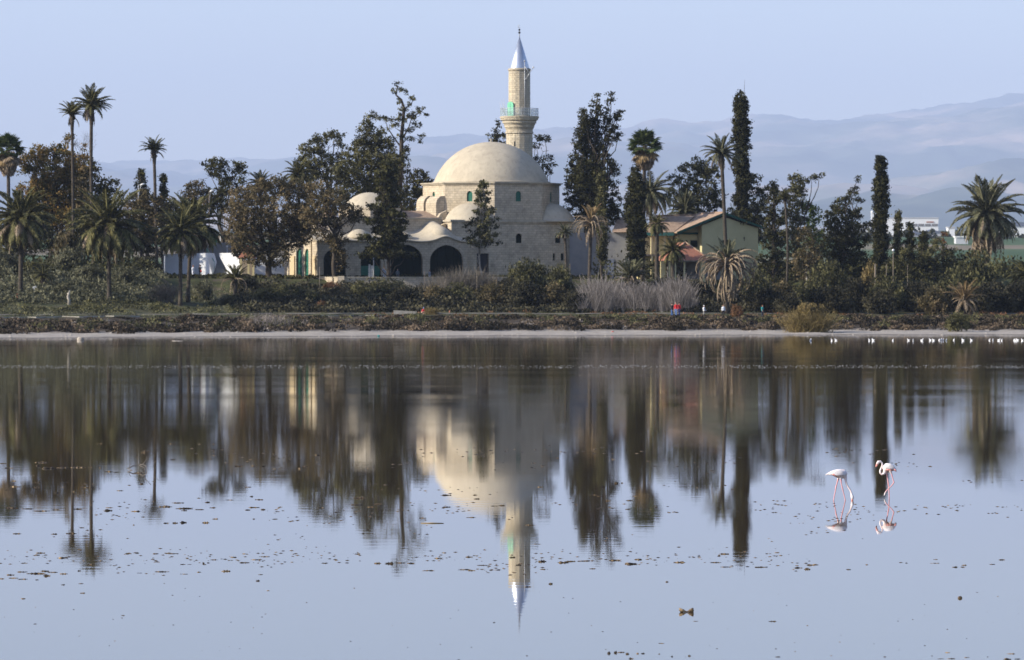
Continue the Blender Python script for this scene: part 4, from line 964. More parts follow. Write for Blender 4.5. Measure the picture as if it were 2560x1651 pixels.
palm('palm top with pale fronds left of the tall grey green tree', 747, 438, 648, 50, n=38, hang=0, dry=6, drymat='palm', spread=(85, -20))
tree('big_brown_tree', 'tree', 'big spreading brown leaved tree in front of the white garden wall', 622, 672,
     [(600,500,34,30),(640,475,40,26),(690,465,44,24),(740,475,40,26),(770,500,30,30),(590,545,34,34),(640,530,52,40),(700,530,56,44),(755,545,38,36),(600,590,38,34),(655,590,52,40),(720,590,46,36),(690,640,40,26),(640,640,32,24),(760,585,26,26)], 'brown', 2.0, 16, .45, .17, .48, ts=.25)
tree('dark_brown_tree', 'tree', 'dark brown tree spreading over the left arch of the portico', 618, 836,
     [(800,480,36,30),(845,500,34,28),(800,530,40,34),(850,540,36,30),(885,525,22,14),(900,545,20,10),(820,580,34,26),(775,540,28,30),(838,615,16,26),(850,650,18,30),(845,600,24,20)], 'brown', 1.8, 16, .42, .17, .34, ts=.5)
tree('umbrella_tree', 'tree', 'green tree with a bright top left of the tall ragged conifer', 662, 822,
     [(800,350,24,12),(835,338,26,10),(775,370,26,18),(820,372,36,20),(850,360,14,9),(790,400,34,22),(845,400,22,18),(760,410,24,20),(815,430,40,26),(770,450,34,26),(850,440,28,24)], 'grey', 1.7, 15, .45, .19, .32, holes=.22)
tree('grey_green_tree', 'tree', 'large grey green tree filling the space behind the ragged conifer', 655, 930,
     [(915,320,18,16),(940,345,30,22),(910,360,30,24),(890,395,36,26),(950,390,38,28),(875,430,38,28),(930,430,44,30),(975,440,30,30),(885,470,40,28),(960,360,22,18),(925,300,14,10),(945,475,44,30),(975,410,26,26),(860,500,30,24)], 'grey', 1.9, 16, .45, .19, .36, holes=.15)
def ragged(root, g, k):
    def P(px, py, dy=0): return Vector(((px-1280)*k-g.x, dy, CAMH+(HOR-py)*k-g.z))
    b = MB()
    for pts, r0 in (([(1000,470,0),(1003,400,0),(1004,340,0),(1008,300,0),(1010,270,0),(1003,250,0),(990,238,.3),(994,215,.2)], .34), ([(1004,370,0),(985,345,.5),(968,318,.8),(962,295,.9)], .13), ([(1008,345,0),(1022,320,-.4),(1028,300,-.5),(1050,290,-.6)], .13),
                    ([(1009,275,0),(1026,262,.3),(1036,245,.4)], .10), ([(1005,300,0),(980,298,.3),(950,292,.5),(930,284,.6)], .11), ([(1008,300,0),(1035,290,-.3),(1055,280,-.2),(1072,290,0)], .10), ([(1003,330,0),(985,318,-.8)], .08), ([(1006,360,0),(1024,340,.8),(1050,350,.9)], .08)):
        b.tube([P(*p) for p in pts], [r0*(1-.75*i/(len(pts)-1)) for i in range(len(pts))], n=6)
    b.build('branches', M['bark'], root)
tree('ragged_conifer', 'conifer', 'tallest ragged open crowned conifer left of the great dome', 650, 1002,
     [(994,208,7,6),(988,228,9,6),(1002,225,9,4),(1012,230,6,6),(1034,246,11,6),(1026,262,7,7),(996,252,5,7),(1010,272,11,8),(1050,277,15,9),(1068,288,9,5),(1030,290,16,9),(932,284,9,6),(950,293,14,6),(975,298,14,7),(1005,295,18,10),(990,312,13,7),(1045,310,13,8),(1025,325,14,8),(960,325,12,9),(1050,338,9,4),(1052,352,6,5),(1000,338,10,8),(1024,348,11,7),(978,350,11,8),(1015,375,10,10),(1000,400,14,16),(1018,395,7,9),(990,430,22,22),(1012,425,14,20),(1000,465,26,24),(996,400,18,16),(1012,380,10,12),(985,375,10,9),(1000,500,28,28),(990,540,30,30),(1015,520,20,26)],
     'grey', 2.0, 14, .32, .16, .26, extra=ragged, branches=False, ts=.35, depth=.9)
tree('dark_round_tree', 'tree', 'very dark tree crown just left of the dome drum', 664, 1045, [(1045,445,26,18),(1065,460,18,16),(1035,480,30,24),(1060,495,22,22),(1030,520,28,22)], 'dark', 1.8, 15, .42, .19, .28)
conifer('broad dark conifer standing before the side dome of the mosque', 968, 398, 640, 76, 617, lm='dark', base=972, layers=12, droop=.12, dens=2.9, seed=4, trunk=.24, topw=.28)
conifer('young dark conifer with a pale thin trunk in front of the prayer hall', 1207, 454, 612, 58, 620, lm='grey', base=1205, layers=10, droop=.2, dens=1.25, seed=5, tmat='palebark', trunk=.13)
tree('tree_behind_dome', 'tree', 'small dark tree top just left of the minaret shaft behind the dome', 676, 1243, [(1247,308,5,8),(1240,325,10,9),(1232,340,12,8),(1250,340,14,10),(1228,355,11,8),(1250,362,20,12),(1245,390,24,20)], 'dark', 1.9, 14, .36, .17, .2, holes=.25)
tree('spreading_tree', 'tree', 'dark tree with layered boughs showing right of the minaret', 678, 1352, [(1345,345,14,7),(1362,350,16,8),(1340,365,12,8),(1358,380,18,8),(1345,398,14,8),(1372,395,12,5),(1365,418,14,7),(1385,412,10,5),(1375,430,10,6),(1345,430,14,12),(1350,460,24,20)], 'dark', 1.9, 14, .36, .17, .24, holes=.2)
# right of the mosque
palm('small palm with a pale trunk before the right end of the mosque', 1412, 582, 616, 30, base=1418, n=24, hang=4, dry=5, spread=(85, -10), drymat='palmdry', trunk_r=.17, green='palmgrey')
tree('cypress_tree', 'cypress', 'huge dark double headed cypress right of the minaret', 648, 1470,
     [(1459,278,8,10),(1456,300,12,14),(1452,330,16,20),(1450,360,18,22),(1446,400,22,30),(1442,440,28,32),(1438,480,30,34),(1450,520,36,36),(1494,242,6,10),(1490,262,13,14),(1492,290,19,18),(1488,320,24,22),(1480,355,28,26),(1475,395,34,28),(1470,440,40,34),(1475,490,44,40),(1520,255,5,10),(1527,237,7,4),(1529,252,5,5),(1517,275,8,9),(1520,300,14,12),(1545,288,10,7),(1540,295,12,8),(1530,320,17,14),(1545,345,9,14),(1525,350,16,12),(1503,375,12,16),(1515,400,17,14),(1530,415,15,15),(1535,430,12,12),(1505,440,24,20),(1520,470,26,26),(1530,510,26,30),(1465,300,18,26),(1470,340,26,30),(1475,440,42,40),(1500,540,50,34),(1480,580,50,34),(1425,455,12,12),(1552,280,6,6)],
     'cyp', 2.9, 15, .34, .17, .34, branches=True, holes=.06, depth=.8)
cypress('slim paler young cypress in front of the huge double cypress', 1505, 432, 660, 13, 628, lm='grey', seed=1)
palm('leaning dry orange palm with drooping fronds before the outbuilding', 1478, 560, 596, 56, base=1472, n=6, hang=4, dry=0, weep=28, weepL=1.3, wspread=(66, 0), green='palmorange', drymat='palmdry', spread=(88, 66), trunk_r=.24, boot=.8, hangL=1.35)
cypress('broad dark flame shaped cypress beside the fan palm', 1590, 440, 650, 27, 622, seed=2, taper=.45, rough_=.07, dens=3.4)
fanpalm('tall fan palm with green head and orange dead leaves', 1612, 368, 632, 50, base=1606, skirt=48, ndry=16)
palm('large silvery palm with stiff spreading fronds behind the fan palm', 1627, 478, 645, 78, n=34, hang=10, dry=4, green='palmgrey', spread=(75, -50), boot=1, hangL=1)
palm('bushy grey palm behind the roof of the yellow house', 1712, 532, 662, 62, n=44, hang=0, dry=0, green='palmgrey', spread=(88, 0))
palm('palm half hidden left of the dark flame cypress', 1562, 560, 652, 46, n=24, hang=4, dry=2, green='palmgrey', spread=(80, -30))
tree('rounded_tree', 'tree', 'rounded grey brown tree behind the ridge of the yellow house', 668, 1752, [(1738,412,24,18),(1770,418,24,18),(1708,422,14,8),(1745,440,34,20),(1780,440,18,22),(1690,452,22,14),(1720,465,28,18),(1765,475,28,22),(1700,490,34,22),(1745,510,50,24),(1790,500,24,30)], 'grey', 1.8, 15, .42, .19, .3, holes=.22)
palm('tall palm whose dark trunk crosses the gable of the yellow house', 1803, 384, 628, 60, base=1818, n=26, hang=3, dry=3, green='palmgrey', trunk_r=.26, spread=(80, -5), boot=1.6)
cypress('tallest slender cypress at the right end of the yellow house', 1857, 246, 560, 20, 642, seed=3, lean=-4, taper=.9, rough_=.10, dens=3.6)
def whip(root, g, k):
    b = MB(); b.tube([((1859-1280)*k-g.x, 0, CAMH+(HOR-262)*k-g.z), ((1862-1280)*k-g.x, 0, CAMH+(HOR-200)*k-g.z)], [.05, .012], n=5); b.build('bare_tip', M['bark'], root)
w_root = [o for o in col.objects if o.get('label', '').startswith('tallest slender cypress')][0]; whip(w_root, w_root.location, 642/F)
tree('leafy_pine', 'pine tree', 'dark pine leaning against the tallest slender cypress', 655, 1892, [(1890,445,12,10),(1880,470,20,18),(1905,480,18,14),(1885,510,28,24),(1900,540,30,24),(1870,545,30,26),(1840,540,26,26),(1900,580,34,34)], 'dark', 1.9, 15, .4, .18, .26)
conifer('dark conifer mass behind the right corner of the yellow house', 1935, 452, 700, 60, 632, layers=9, seed=6, dens=1.8, topw=.25)
palm('small palm on a thin curved stem before the ragged tree', 1962, 496, 618, 30, base=1964, n=26, hang=0, dry=1, trunk_r=.15, spread=(88, 10), boot=.5, lean=.3)
tree('wind_swept_tree', 'tree', 'dark tree with one long bough reaching right', 640, 1988, [(1985,443,16,9),(2010,452,14,10),(2030,445,12,6),(2048,438,11,5),(1990,465,22,14),(2005,480,18,10),(1975,490,26,20),(1995,510,26,20),(1985,545,30,26),(1990,590,32,30),(1985,640,34,34),(1990,690,40,36)], 'grey', 1.8, 15, .4, .18, .26, holes=.15)
tree('yellow_green_tree', 'tree', 'yellow green tree between the ragged tree and the leaning conifer', 644, 2030, [(2015,520,18,14),(2035,535,18,18),(2020,560,24,20),(2035,600,28,30)], 'green', 1.9, 15, .4, .18, .2)
tree('leaning_conifer', 'conifer', 'dark conifer with a tip bent to the right near the slim cypress', 636, 2105, [(2145,450,3,9),(2138,468,6,10),(2130,482,12,9),(2115,500,17,10),(2145,502,12,6),(2092,505,9,7),(2100,520,24,12),(2150,525,9,6),(2085,540,26,14),(2125,540,30,14),(2075,565,24,16),(2115,570,38,18),(2150,572,14,7),(2095,600,42,22),(2140,600,34,18),(2175,562,16,7),(2070,630,36,26),(2120,640,44,30),(2150,660,36,30),(2100,690,54,32)], 'dark', 2.0, 15, .38, .18, .3, holes=.1)
tree('brown_green_tree', 'tree', 'brown green tree below the yellow green one', 622, 2015, [(2015,590,22,24),(2030,630,28,26),(2005,650,24,30),(2025,690,32,32)], 'brown', 1.9, 15, .4, .17, .2, tmat='palebark')
cypress('single slim cypress left of the white factory', 2202, 397, 700, 19, 630, seed=4, taper=.72, rough_=.09, dens=3.6)
conifer('open grey pine between the slim cypress and the factory', 2246, 528, 690, 32, 640, lm='grey', layers=8, seed=7, dens=1.5)
conifer('thin grey pine right of the open grey pine', 2275, 556, 700, 22, 644, lm='grey', layers=8, seed=8, dens=1.5)
cypress('short young cypress below the factory windows', 2308, 582, 700, 11, 634, seed=5)
tree('dead_palm_stump', 'tree', 'short brown shaggy stump with a drooping top right of the young cypress', 638, 2360, [(2360,585,8,7),(2360,605,7,12),(2350,600,8,7),(2362,630,8,14)], 'rust', 2.2, 14, .28, .15, .2)
tree('grey_thicket', 'tree', 'grey brown thicket between the young cypress and the great palm', 630, 2350, [(2340,610,18,12),(2320,620,18,16),(2350,640,34,26),(2390,650,34,30),(2300,640,28,28),(2270,650,28,34),(2330,690,60,40),(2240,680,40,40)], 'grey', 1.6, 14, .42, .17, .2)
palm('great shaggy date palm with hanging dead fronds at the right', 2466, 538, 612, 112, base=2468, n=54, hang=80, dry=10, trunk_r=.4, spread=(86, -22), boot=1.4, green='palmgrey', hangL=1.05)
palm('green palm cut off by the right edge', 2566, 690, 606, 62, n=40, hang=0, dry=6, green='palm', spread=(80, -30))
# front row palms
palm('leftmost front palm with a pale mottled trunk on the lawn', 54, 548, 577, 102, base=51, n=58, hang=26, dry=12, trunk_r=.30, spread=(82, -35), boot=1.2, hangL=.95)
palm('front palm with a dark trunk, second from the left', 272, 566, 577, 122, base=273, n=58, hang=18, dry=10, trunk_r=.28, spread=(82, -35), boot=1.2, hangL=.9)
palm('lower left one of the twin front palms', 452, 582, 578, 82, base=451, n=50, hang=16, dry=6, trunk_r=.24, spread=(84, -30), boot=1, hangL=.9)
palm('taller right one of the twin front palms', 479, 564, 586, 100, base=470, n=50, hang=22, dry=6, trunk_r=.25, spread=(84, -30), boot=1, hangL=.9)
palm('small green palm with drooping dry fronds below the kiosk', 588, 700, 600, 44, n=20, hang=2, dry=0, weep=9, weepL=1.35, spread=(85, 30), trunk_r=.3, boot=.8, hangL=1)
palm('green palm clump before the porch of the yellow house', 1682, 628, 612, 46, n=44, hang=0, dry=4, spread=(84, -35), trunk_r=.28)
palm('dark palm standing before the balcony columns', 1642, 560, 618, 40, n=30, hang=10, dry=4, spread=(80, -40), trunk_r=.3)
palm('grey green palm rising out of the pale reeds', 1578, 700, 594, 62, n=22, hang=0, dry=0, weep=8, weepL=1.2, green='palmgrey', spread=(86, 35), trunk_r=.22)
palm('shaggy palm with a great skirt of dry fronds on the path', 1818, 668, 584, 76, base=1815, n=9, hang=34, hangL=1.35, dry=0, weep=64, weepL=1.45, wspread=(70, 0), green='palmgrey', spread=(86, 50), trunk_r=.42, boot=1.3)
palm('stunted dry yellow palm among the dark bushes at the right', 2412, 750, 584, 62, n=12, hang=0, dry=6, weep=14, weepL=1.0, green='palmorange', drymat='palmdry', spread=(88, 25), trunk_r=.25)
palm('small dark palm under the olive shrubs at the left', 108, 690, 590, 36, n=26, hang=0, dry=2, spread=(80, -10), trunk_r=.22)

tree('dense_tree', 'tree', 'dark dense tree filling the ground behind the leftmost front palm', 628, 60, [(30,560,36,34),(80,560,40,36),(20,600,34,34),(60,610,44,34),(110,600,36,30)], 'grey', 2.0, 15, .45, .18, .25)
tree('dense_tree', 'tree', 'dark tree behind the second front palm above the olive shrubs', 632, 215, [(200,560,36,34),(240,545,38,36),(275,560,34,36),(215,600,44,30),(265,605,44,30)], 'dark', 2.0, 15, .45, .18, .25)
tree('dense_tree', 'tree', 'dark evergreen behind the twin front palms', 640, 455, [(430,520,24,26),(465,525,26,30),(450,560,34,26),(490,575,24,20),(425,575,26,26)], 'dark', 2.0, 15, .42, .18, .25)
conifer('dark shrubby conifer at the right foot of the broad dark pine', 606, 540, 640, 34, 630, layers=6, seed=11, dens=2.2, topw=.3)
# ---------------------------------------------------------------- bushes
for a in [
 ('tall grey green bush before the third arch pier', 900, 702, 44, 600, 'grey'), ('dark bush at the foot of the big brown tree', 735, 735, 44, 582, 'under'), ('dark bush right of the grey green one below the kiosk', 700, 745, 40, 580, 'under'), ('tall dark bush right of the doorway', 1270, 690, 44, 600, 'under'), ('olive green bush leaning over the terrace wall', 990, 700, 44, 602, 'olive'),
 ('dark bush under the slim cypress', 2200, 720, 46, 584, 'under'), ('brown dry bush left of the great shaggy palm foot', 2340, 716, 46, 585, 'brown'), ('dark bush left of the bright yellow one', 1975, 728, 44, 582, 'under'), ('grey bush above the bright yellow one', 2010, 700, 44, 590, 'grey'),
 ('grey green olive shrub at the far left edge', 12, 628, 50, 603, 'olive'), ('bare grey shrub behind the leftmost front palm trunk', 88, 650, 42, 600, 'grey'),
 ('tall olive shrub between the two left front palms', 165, 612, 55, 612, 'olive'), ('yellow green bush above the tall olive shrub', 168, 565, 42, 622, 'brown'),
 ('olive shrub leaning on the dark palm trunk', 215, 660, 52, 602, 'olive'), ('low olive tree on the left lawn', 150, 706, 48, 584, 'olive'),
 ('rounded olive shrub right of the dark trunk', 305, 662, 40, 598, 'olive'), ('olive shrub spilling over the lawn below the dark palm', 232, 704, 46, 588, 'olive'),
 ('dark low shrub right of the olive group', 335, 700, 34, 606, 'under'), ('dark shrub under the brown green tree', 370, 640, 42, 622, 'under'),
 ('olive bush just right of the twin palms', 510, 700, 36, 592, 'olive'), ('grey olive bush before the small drooping palm', 565, 735, 42, 582, 'olive'),
 ('dark bush between the drooping palm and the big brown tree', 622, 690, 34, 602, 'under'), ('low green bush beneath the big brown tree', 690, 708, 46, 594, 'grey'),
 ('broad grey green bush below the kiosk', 655, 722, 55, 584, 'grey'), ('grey green bush in front of the portico corner', 760, 716, 52, 588, 'grey'),
 ('rust topped bush at the corner of the terrace wall', 828, 700, 26, 606, 'rust'), ('brown green bush under the terrace wall corner', 850, 715, 44, 592, 'brown'),
 ('wide olive green bush before the second arch', 935, 694, 64, 596, 'grey'), ('dark bush before the third arch', 1010, 716, 48, 590, 'under'),
 ('brown bush before the fourth arch', 1085, 712, 46, 592, 'brown'), ('grey bush under the dark doorway', 1150, 706, 44, 594, 'grey'),
 ('dark brown bush right of the doorway', 1235, 706, 48, 590, 'brown'), ('tall olive brown bush hiding the lower wall of the mosque', 1318, 642, 66, 606, 'grey'),
 ('dark bush under the tall olive brown one', 1300, 700, 60, 588, 'under'), ('brown bush left of the leaning dry palm', 1385, 706, 48, 588, 'brown'),
 ('olive bush between the mosque and the dry palm', 1398, 655, 38, 604, 'grey'), ('dark bush hugging the dry palm trunk', 1436, 728, 36, 582, 'under'),
 ('small orange shrub on the ground under the grey green bush', 800, 752, 18, 577, 'rust'), ('orange brown shrub right of the shaggy palm', 1842, 760, 22, 575, 'rust'),
 ('dark hedge below the porch', 1660, 690, 60, 606, 'under'), ('dark hedge right of the porch', 1740, 696, 50, 604, 'under'),
 ('green bush behind the person in teal', 1900, 672, 46, 604, 'grey'), ('brown green bush below the curved palm stem', 1955, 700, 48, 592, 'brown'),
 ('rounded grey brown bush left of the slim cypress', 2060, 652, 62, 596, 'grey'), ('dark bush below the rounded grey brown one', 2090, 712, 60, 586, 'under'),
 ('olive bush at the foot of the slim cypress', 2150, 690, 46, 592, 'under'), ('dry tan shrub among thin pale posts', 2170, 655, 32, 606, 'yellow'),
 ('green bush right of the slim cypress', 2225, 690, 50, 590, 'grey'), ('dark green bush below the young cypress', 2300, 700, 56, 590, 'under'),
 ('olive brown bush left of the great shaggy palm', 2375, 672, 50, 596, 'grey'), ('large olive bush wrapped round the great shaggy palm', 2455, 626, 76, 602, 'grey'),
 ('dark bush under the great shaggy palm', 2480, 700, 70, 588, 'under'), ('dark bush at the right edge', 2552, 700, 50, 590, 'under'),
 ('dark bush behind the stunted yellow palm', 2400, 712, 50, 590, 'under'), ('dark bush right of the shaggy skirted palm', 1930, 716, 50, 588, 'under')]:
    bush(a[0], *a[1:])
bush('bright yellow dry bush on the shore scrub', 2022, 742, 52, 547, 'yellow', v=1)
[setattr(q_, 'scale', (q_.scale[0]*.86, q_.scale[1]*.86, q_.scale[2]*.85)) for q_ in col.objects if q_.parent == KB[-1] and q_.name.startswith('foliage')]
link('twigs', twig_mesh('twigs', LM['yellow'], 3.3, 3.6, 1500, .024, .75, 5), KB[-1])
bush('pale grey bush at the edge of the beach', 672, 780, 50, 543, 'reed', v=2, twigs=True)
bush('grey green bush on the shore scrub at the right', 2395, 775, 34, 552, 'grey', v=3)
bush('pale twiggy shrub beside the crouching person', 1080, 768, 14, 571, 'yellow', v=0, twigs=True)
for lab, px_, yt, hw, D in (('bare grey twiggy shrub on the lawn left of the twin palms', 412, 702, 24, 584), ('pale twiggy shrub before the fourth arch', 1130, 668, 30, 610), ('pale twiggy shrub before the prayer hall corner', 1175, 660, 28, 612), ('grey twiggy shrub before the fourth arch base', 1090, 690, 30, 606), ('bare twiggy shrub under the dark doorway', 1215, 676, 24, 611)):
    bush(lab, px_, yt, hw, D, 'twig', twigs=True)

# ---------------------------------------------------------------- ground cover as mass
def belt(name, label, t0, t1, px0, px1, n, hfun, rfun, lm, leaf, nleaf=26, dens=None, gapk=.0, th=.36, seed=2, mound=False):
    r = np.random.default_rng(seed); px_ = r.uniform(px0, px1, n); t = r.uniform(t0, t1, n); x = (px_-1280)/F*570.; Y = shore(x)+t; x = (px_-1280)/F*Y
    keep = fbm(x/5., Y/3., 3, 4) > gapk; x, Y, t, px_ = x[keep], Y[keep], t[keep], px_[keep]; n = len(x)
    h = hfun(px_, t)*r.uniform(.6, 1.1, n)*(.55+.9*fbm(x/6., Y/6., 3, 5) if not mound else np.clip((fbm(x/2.8, Y/7., 2, 5)-.16)*2.7, .3, 1.5)); rr = rfun(px_, t)*r.uniform(.7, 1.2, n)
    d = r.normal(size=(n*nleaf, 3)); d /= np.linalg.norm(d, axis=1, keepdims=True); d[:, 2] = np.abs(d[:, 2]); q = r.uniform(.35, 1.0, (n*nleaf, 1))**.5
    C = np.stack([x, Y, GZ(x, Y)], 1).repeat(nleaf, 0) + d*q*np.stack([rr, rr, h], 1).repeat(nleaf, 0)
    va = np.clip(np.repeat(r.random(n), nleaf)*.75 + r.random(n*nleaf)*.25, 0, 1)
    return tag(link(name, leaves(C, leaf, va, name, lm if isinstance(lm, bpy.types.Material) else LM[lm], up=.3)), label, 'ground cover', kind='stuff')
one = lambda v: (lambda p, t: v + 0*p)
belt('shore_scrub', 'low dark brown saltmarsh scrub along the beach', 21, 44.5, -250, 2800, 3600, lambda p, t: (1.5+.3*np.sin(p*.012)+.2*np.sin(p*.045))*np.clip(1-(t-23)/27., .15, 1), one(.8), 'scrub', .14, 60, gapk=.36, mound=True)
belt('shore_scrub_olive', 'olive grey bushes scattered in the saltmarsh scrub', 23, 42, -250, 2800, 420, lambda p, t: 1.7*np.clip(1-(t-23)/30., .3, 1), one(1.1), 'grey', .14, 60, gapk=.45, seed=21)
belt('shore_scrub_tan', 'dry tan tufts scattered in the saltmarsh scrub', 20, 40, -250, 2800, 300, one(.7), one(.6), 'reed', .09, 40, gapk=.47, seed=22)
belt('dry_grass', 'rust brown dry tufts scattered along the path', 42, 60, 900, 2800, 700, one(.4), one(.5), 'rust', .10, 16, gapk=.5, seed=8)
belt('undergrowth', 'dark tangled undergrowth below the bushes', 53.5, 96, 600, 2900, 4200, lambda p, t: np.where(t < 60, .75, np.where(t < 66, 1.1, 1.7))+0*p, one(1.3), 'under', .2, 30, seed=4)
belt('undergrowth_far', 'dark undergrowth between the trees behind the bushes', 108, 150, -300, 2900, 2200, lambda p, t: np.where((p > 380) & (p < 1500), .6, 3.6), one(1.8), 'dark', .24, 26, seed=5)
belt('undergrowth_left', 'olive undergrowth on the slope at the left', 76, 106, -300, 400, 800, one(1.7), one(1.4), 'olive', .17, 30, seed=6)
belt('slope_scrub', 'dark scattered scrub on the left lawn edge', 53, 80, -300, 640, 700, one(.75), one(.9), 'grey', .13, 30, seed=16, gapk=.47)
belt('lawn_grass', 'short green grass on the left lawn', 50, 98, -200, 700, 4200, one(.2), one(.9), 'olive', .09, 10, seed=7, gapk=.42)
# far tree belt on the plain behind
def far_belt(name, label, D0, D1, px0, px1, n, h, lm, leaf, seed):
    r = np.random.default_rng(seed); Y = r.uniform(D0, D1, n); x = (r.uniform(px0, px1, n)-1280)/F*Y; nl = 30
    hh = h*r.uniform(.5, 1.2, n); d = r.normal(size=(n*nl, 3)); d /= np.linalg.norm(d, axis=1, keepdims=True); d[:, 2] = np.abs(d[:, 2])
    C = np.stack([x, Y, GZ(x, Y)], 1).repeat(nl, 0) + d*np.stack([hh*.8, hh*.8, hh], 1).repeat(nl, 0)*r.uniform(.5, 1, (n*nl, 1))
    tag(link(name, leaves(C, leaf, r.random(n*nl), name, LM[lm])), label, 'trees', kind='stuff')
far_belt('distant_trees', 'dark line of small trees on the plain beyond the grove', 780, 1100, -300, 2900, 900, 3.2, 'dark', .6, 1)
far_belt('far_plain_trees', 'hazy scattered trees around the factory on the plain', 2300, 4200, -600, 3200, 900, 5, 'dark', 1.4, 2)
# reeds
def reeds():
    r = np.random.default_rng(12); V = []; n = 9000; px_ = r.uniform(1450, 1745, n); t = r.uniform(54, 66, n); x = (px_-1280)/F*580.; Y = shore(x)+t
    prof = np.interp(px_, [1450, 1480, 1530, 1580, 1640, 1690, 1715, 1745], [1.6, 4.0, 4.1, 3.2, 2.8, 3.7, 4.3, 1.6])*(.35+1.25*fbm(px_/13., t/2.5, 4, 1))
    h = prof*r.uniform(.3, 1.05, n); d = np.stack([r.normal(size=n)*.26, r.normal(size=n)*.2, np.ones(n)], 1); p = np.stack([x, Y, GZ(x, Y)-.1], 1); q = p + d*h[:, None]
    bend = np.stack([r.normal(size=n)*.25, r.normal(size=n)*.2, -.1*np.ones(n)], 1)*h[:, None]*.35; mid = p + d*h[:, None]*.6; q = q + bend
    s = np.stack([np.ones(n)*.022, np.zeros(n), np.zeros(n)], 1)*r.choice([-1, 1], (n, 1))
    V = np.stack([p-s, p+s, mid+s, mid-s, q+s*.9, q-s*.9], 1).reshape(-1, 3); i = 6*np.arange(n)[:, None]; Fa = np.vstack([i+np.array([[0,1,2,3]]), i+np.array([[3,2,4,5]])]); va = r.random(n)
    tag(link('reeds', npmesh('reeds', V, Fa, LM['reed'], var=np.concatenate([va, va]))), 'stand of pale grey dry reeds behind the walkers', 'reeds', kind='stuff')
reeds()
# ================================================================== lake life, people, small things
def proc(name, nodesfn, rough=.7):
    m = bpy.data.materials.new(name); m.use_nodes = True; b = m.node_tree.nodes['Principled BSDF']; b.inputs['Roughness'].default_value = rough
    nodesfn(m.node_tree.nodes, m.node_tree.links, b); return m
def remesh(o, vox):
    md = o.modifiers.new('remesh', 'REMESH'); md.mode = 'VOXEL'; md.voxel_size = vox; md.use_smooth_shade = True
    s = o.modifiers.new('smooth', 'SMOOTH'); s.factor = .5; s.iterations = 3
FEATH = mat('white feathers', (.70,.62,.60), .85, (.82,.78,.77), 12, bump=.01, bscale=40)
CORAL = mat('coral wing feathers', (.75,.20,.16), .8, (.80,.42,.38), 25)
BILLP = mat('pink bill', (.70,.30,.24), .4); BILLB = mat('black bill tip', (.015,.014,.014), .35); EYE = mat('bird eye', (.4,.35,.05), .3)
def flamingo_mat(name, zt, xa, xb, sign):
    """white plumage above, pink legs below a line that divides legs from neck (object space)"""
    def f(N, L, b):
        tc = N.new('ShaderNodeTexCoord'); s = N.new('ShaderNodeSeparateXYZ'); L.new(tc.outputs['Object'], s.inputs[0])
        def mth(op, a, c):
            n = N.new('ShaderNodeMath'); n.operation = op
            for i, q in enumerate((a, c)):
                if isinstance(q, (int, float)): n.inputs[i].default_value = q
                else: L.new(q, n.inputs[i])
            return n.outputs[0]
        low = mth('LESS_THAN', s.outputs[2], zt); line = mth('ADD', mth('MULTIPLY', s.outputs[2], xb), xa)
        side = mth('LESS_THAN', s.outputs[0], line) if sign < 0 else mth('GREATER_THAN', s.outputs[0], line)
        n = N.new('ShaderNodeTexNoise'); n.inputs['Scale'].default_value = 9; L.new(tc.outputs['Object'], n.inputs[0])
        r = N.new('ShaderNodeValToRGB'); r.color_ramp.elements[0].position = .4; r.color_ramp.elements[1].position = .62
        r.color_ramp.elements[0].color = (.82,.76,.74,1); r.color_ramp.elements[1].color = (.80,.62,.58,1); L.new(n.outputs[0], r.inputs[0])
        mx = N.new('ShaderNodeMixRGB'); L.new(mth('MULTIPLY', low, side), mx.inputs[0]); L.new(r.outputs[0], mx.inputs[1]); mx.inputs[2].default_value = (.68,.34,.35,1); L.new(mx.outputs[0], b.inputs['Base Color'])
    return proc(name, f, .7)
def flamingo(label, wpx, wpy, chains, bill, tip, wing, coral, eye, mt):
    g = WP(wpx, wpy); k = g.y/F; root = empty('flamingo', g, label, 'flamingo')
    def P(x, y, dy=0): return Vector(((2020+x/5.92-wpx)*k, dy, (wpy-1120-y/5.92)*k))
    u = k/5.92
    b = MB()
    for ch in chains:
        b.tube([P(c[0], c[1], c[4] if len(c) > 4 else 0) for c in ch], [max(c[2]*u, .0078) for c in ch], n=14, flat=[c[3] if len(c) > 3 else 1 for c in ch])
    o = b.build('body', mt(P), root); remesh(o, .0048)
    b = MB(); b.tube([P(*q[:2]) for q in bill], [q[2]*u for q in bill], n=10); bo = b.build('bill', BILLP, root)
    b = MB(); b.tube([P(*q[:2]) for q in tip], [q[2]*u for q in tip], n=10); b.build('bill_tip', BILLB, bo)
    for s in (-1, 1):
        b = MB(); b.tube([P(q[0], q[1], s*(.055+.045*math.sin(math.pi*i/(len(wing)-1)))) for i, q in enumerate(wing)], [q[2]*u for q in wing], n=12, flat=[.28]*len(wing)); w_ = b.build('wing', FEATH, root)
        b = MB()
        for cq in coral: b.tube([P(q[0], q[1], s*.105) for q in cq], [q[2]*u for q in cq], n=8, flat=[.3]*len(cq))
        b.build('wing_patch', CORAL, w_)
        b = MB(); b.ball(P(eye[0], eye[1], s*.019), .005); b.build('eye', EYE, root)
    return root
def m1(P):
    a, c = P(525, 462), P(600, 790); xb = (c.x-a.x)/(c.z-a.z); return flamingo_mat('feeding flamingo plumage', P(0, 462).z, a.x-xb*a.z, xb, -1)
def m2(P): return flamingo_mat('standing flamingo plumage', P(0, 385).z, P(1146, 0).x, 0, 1)
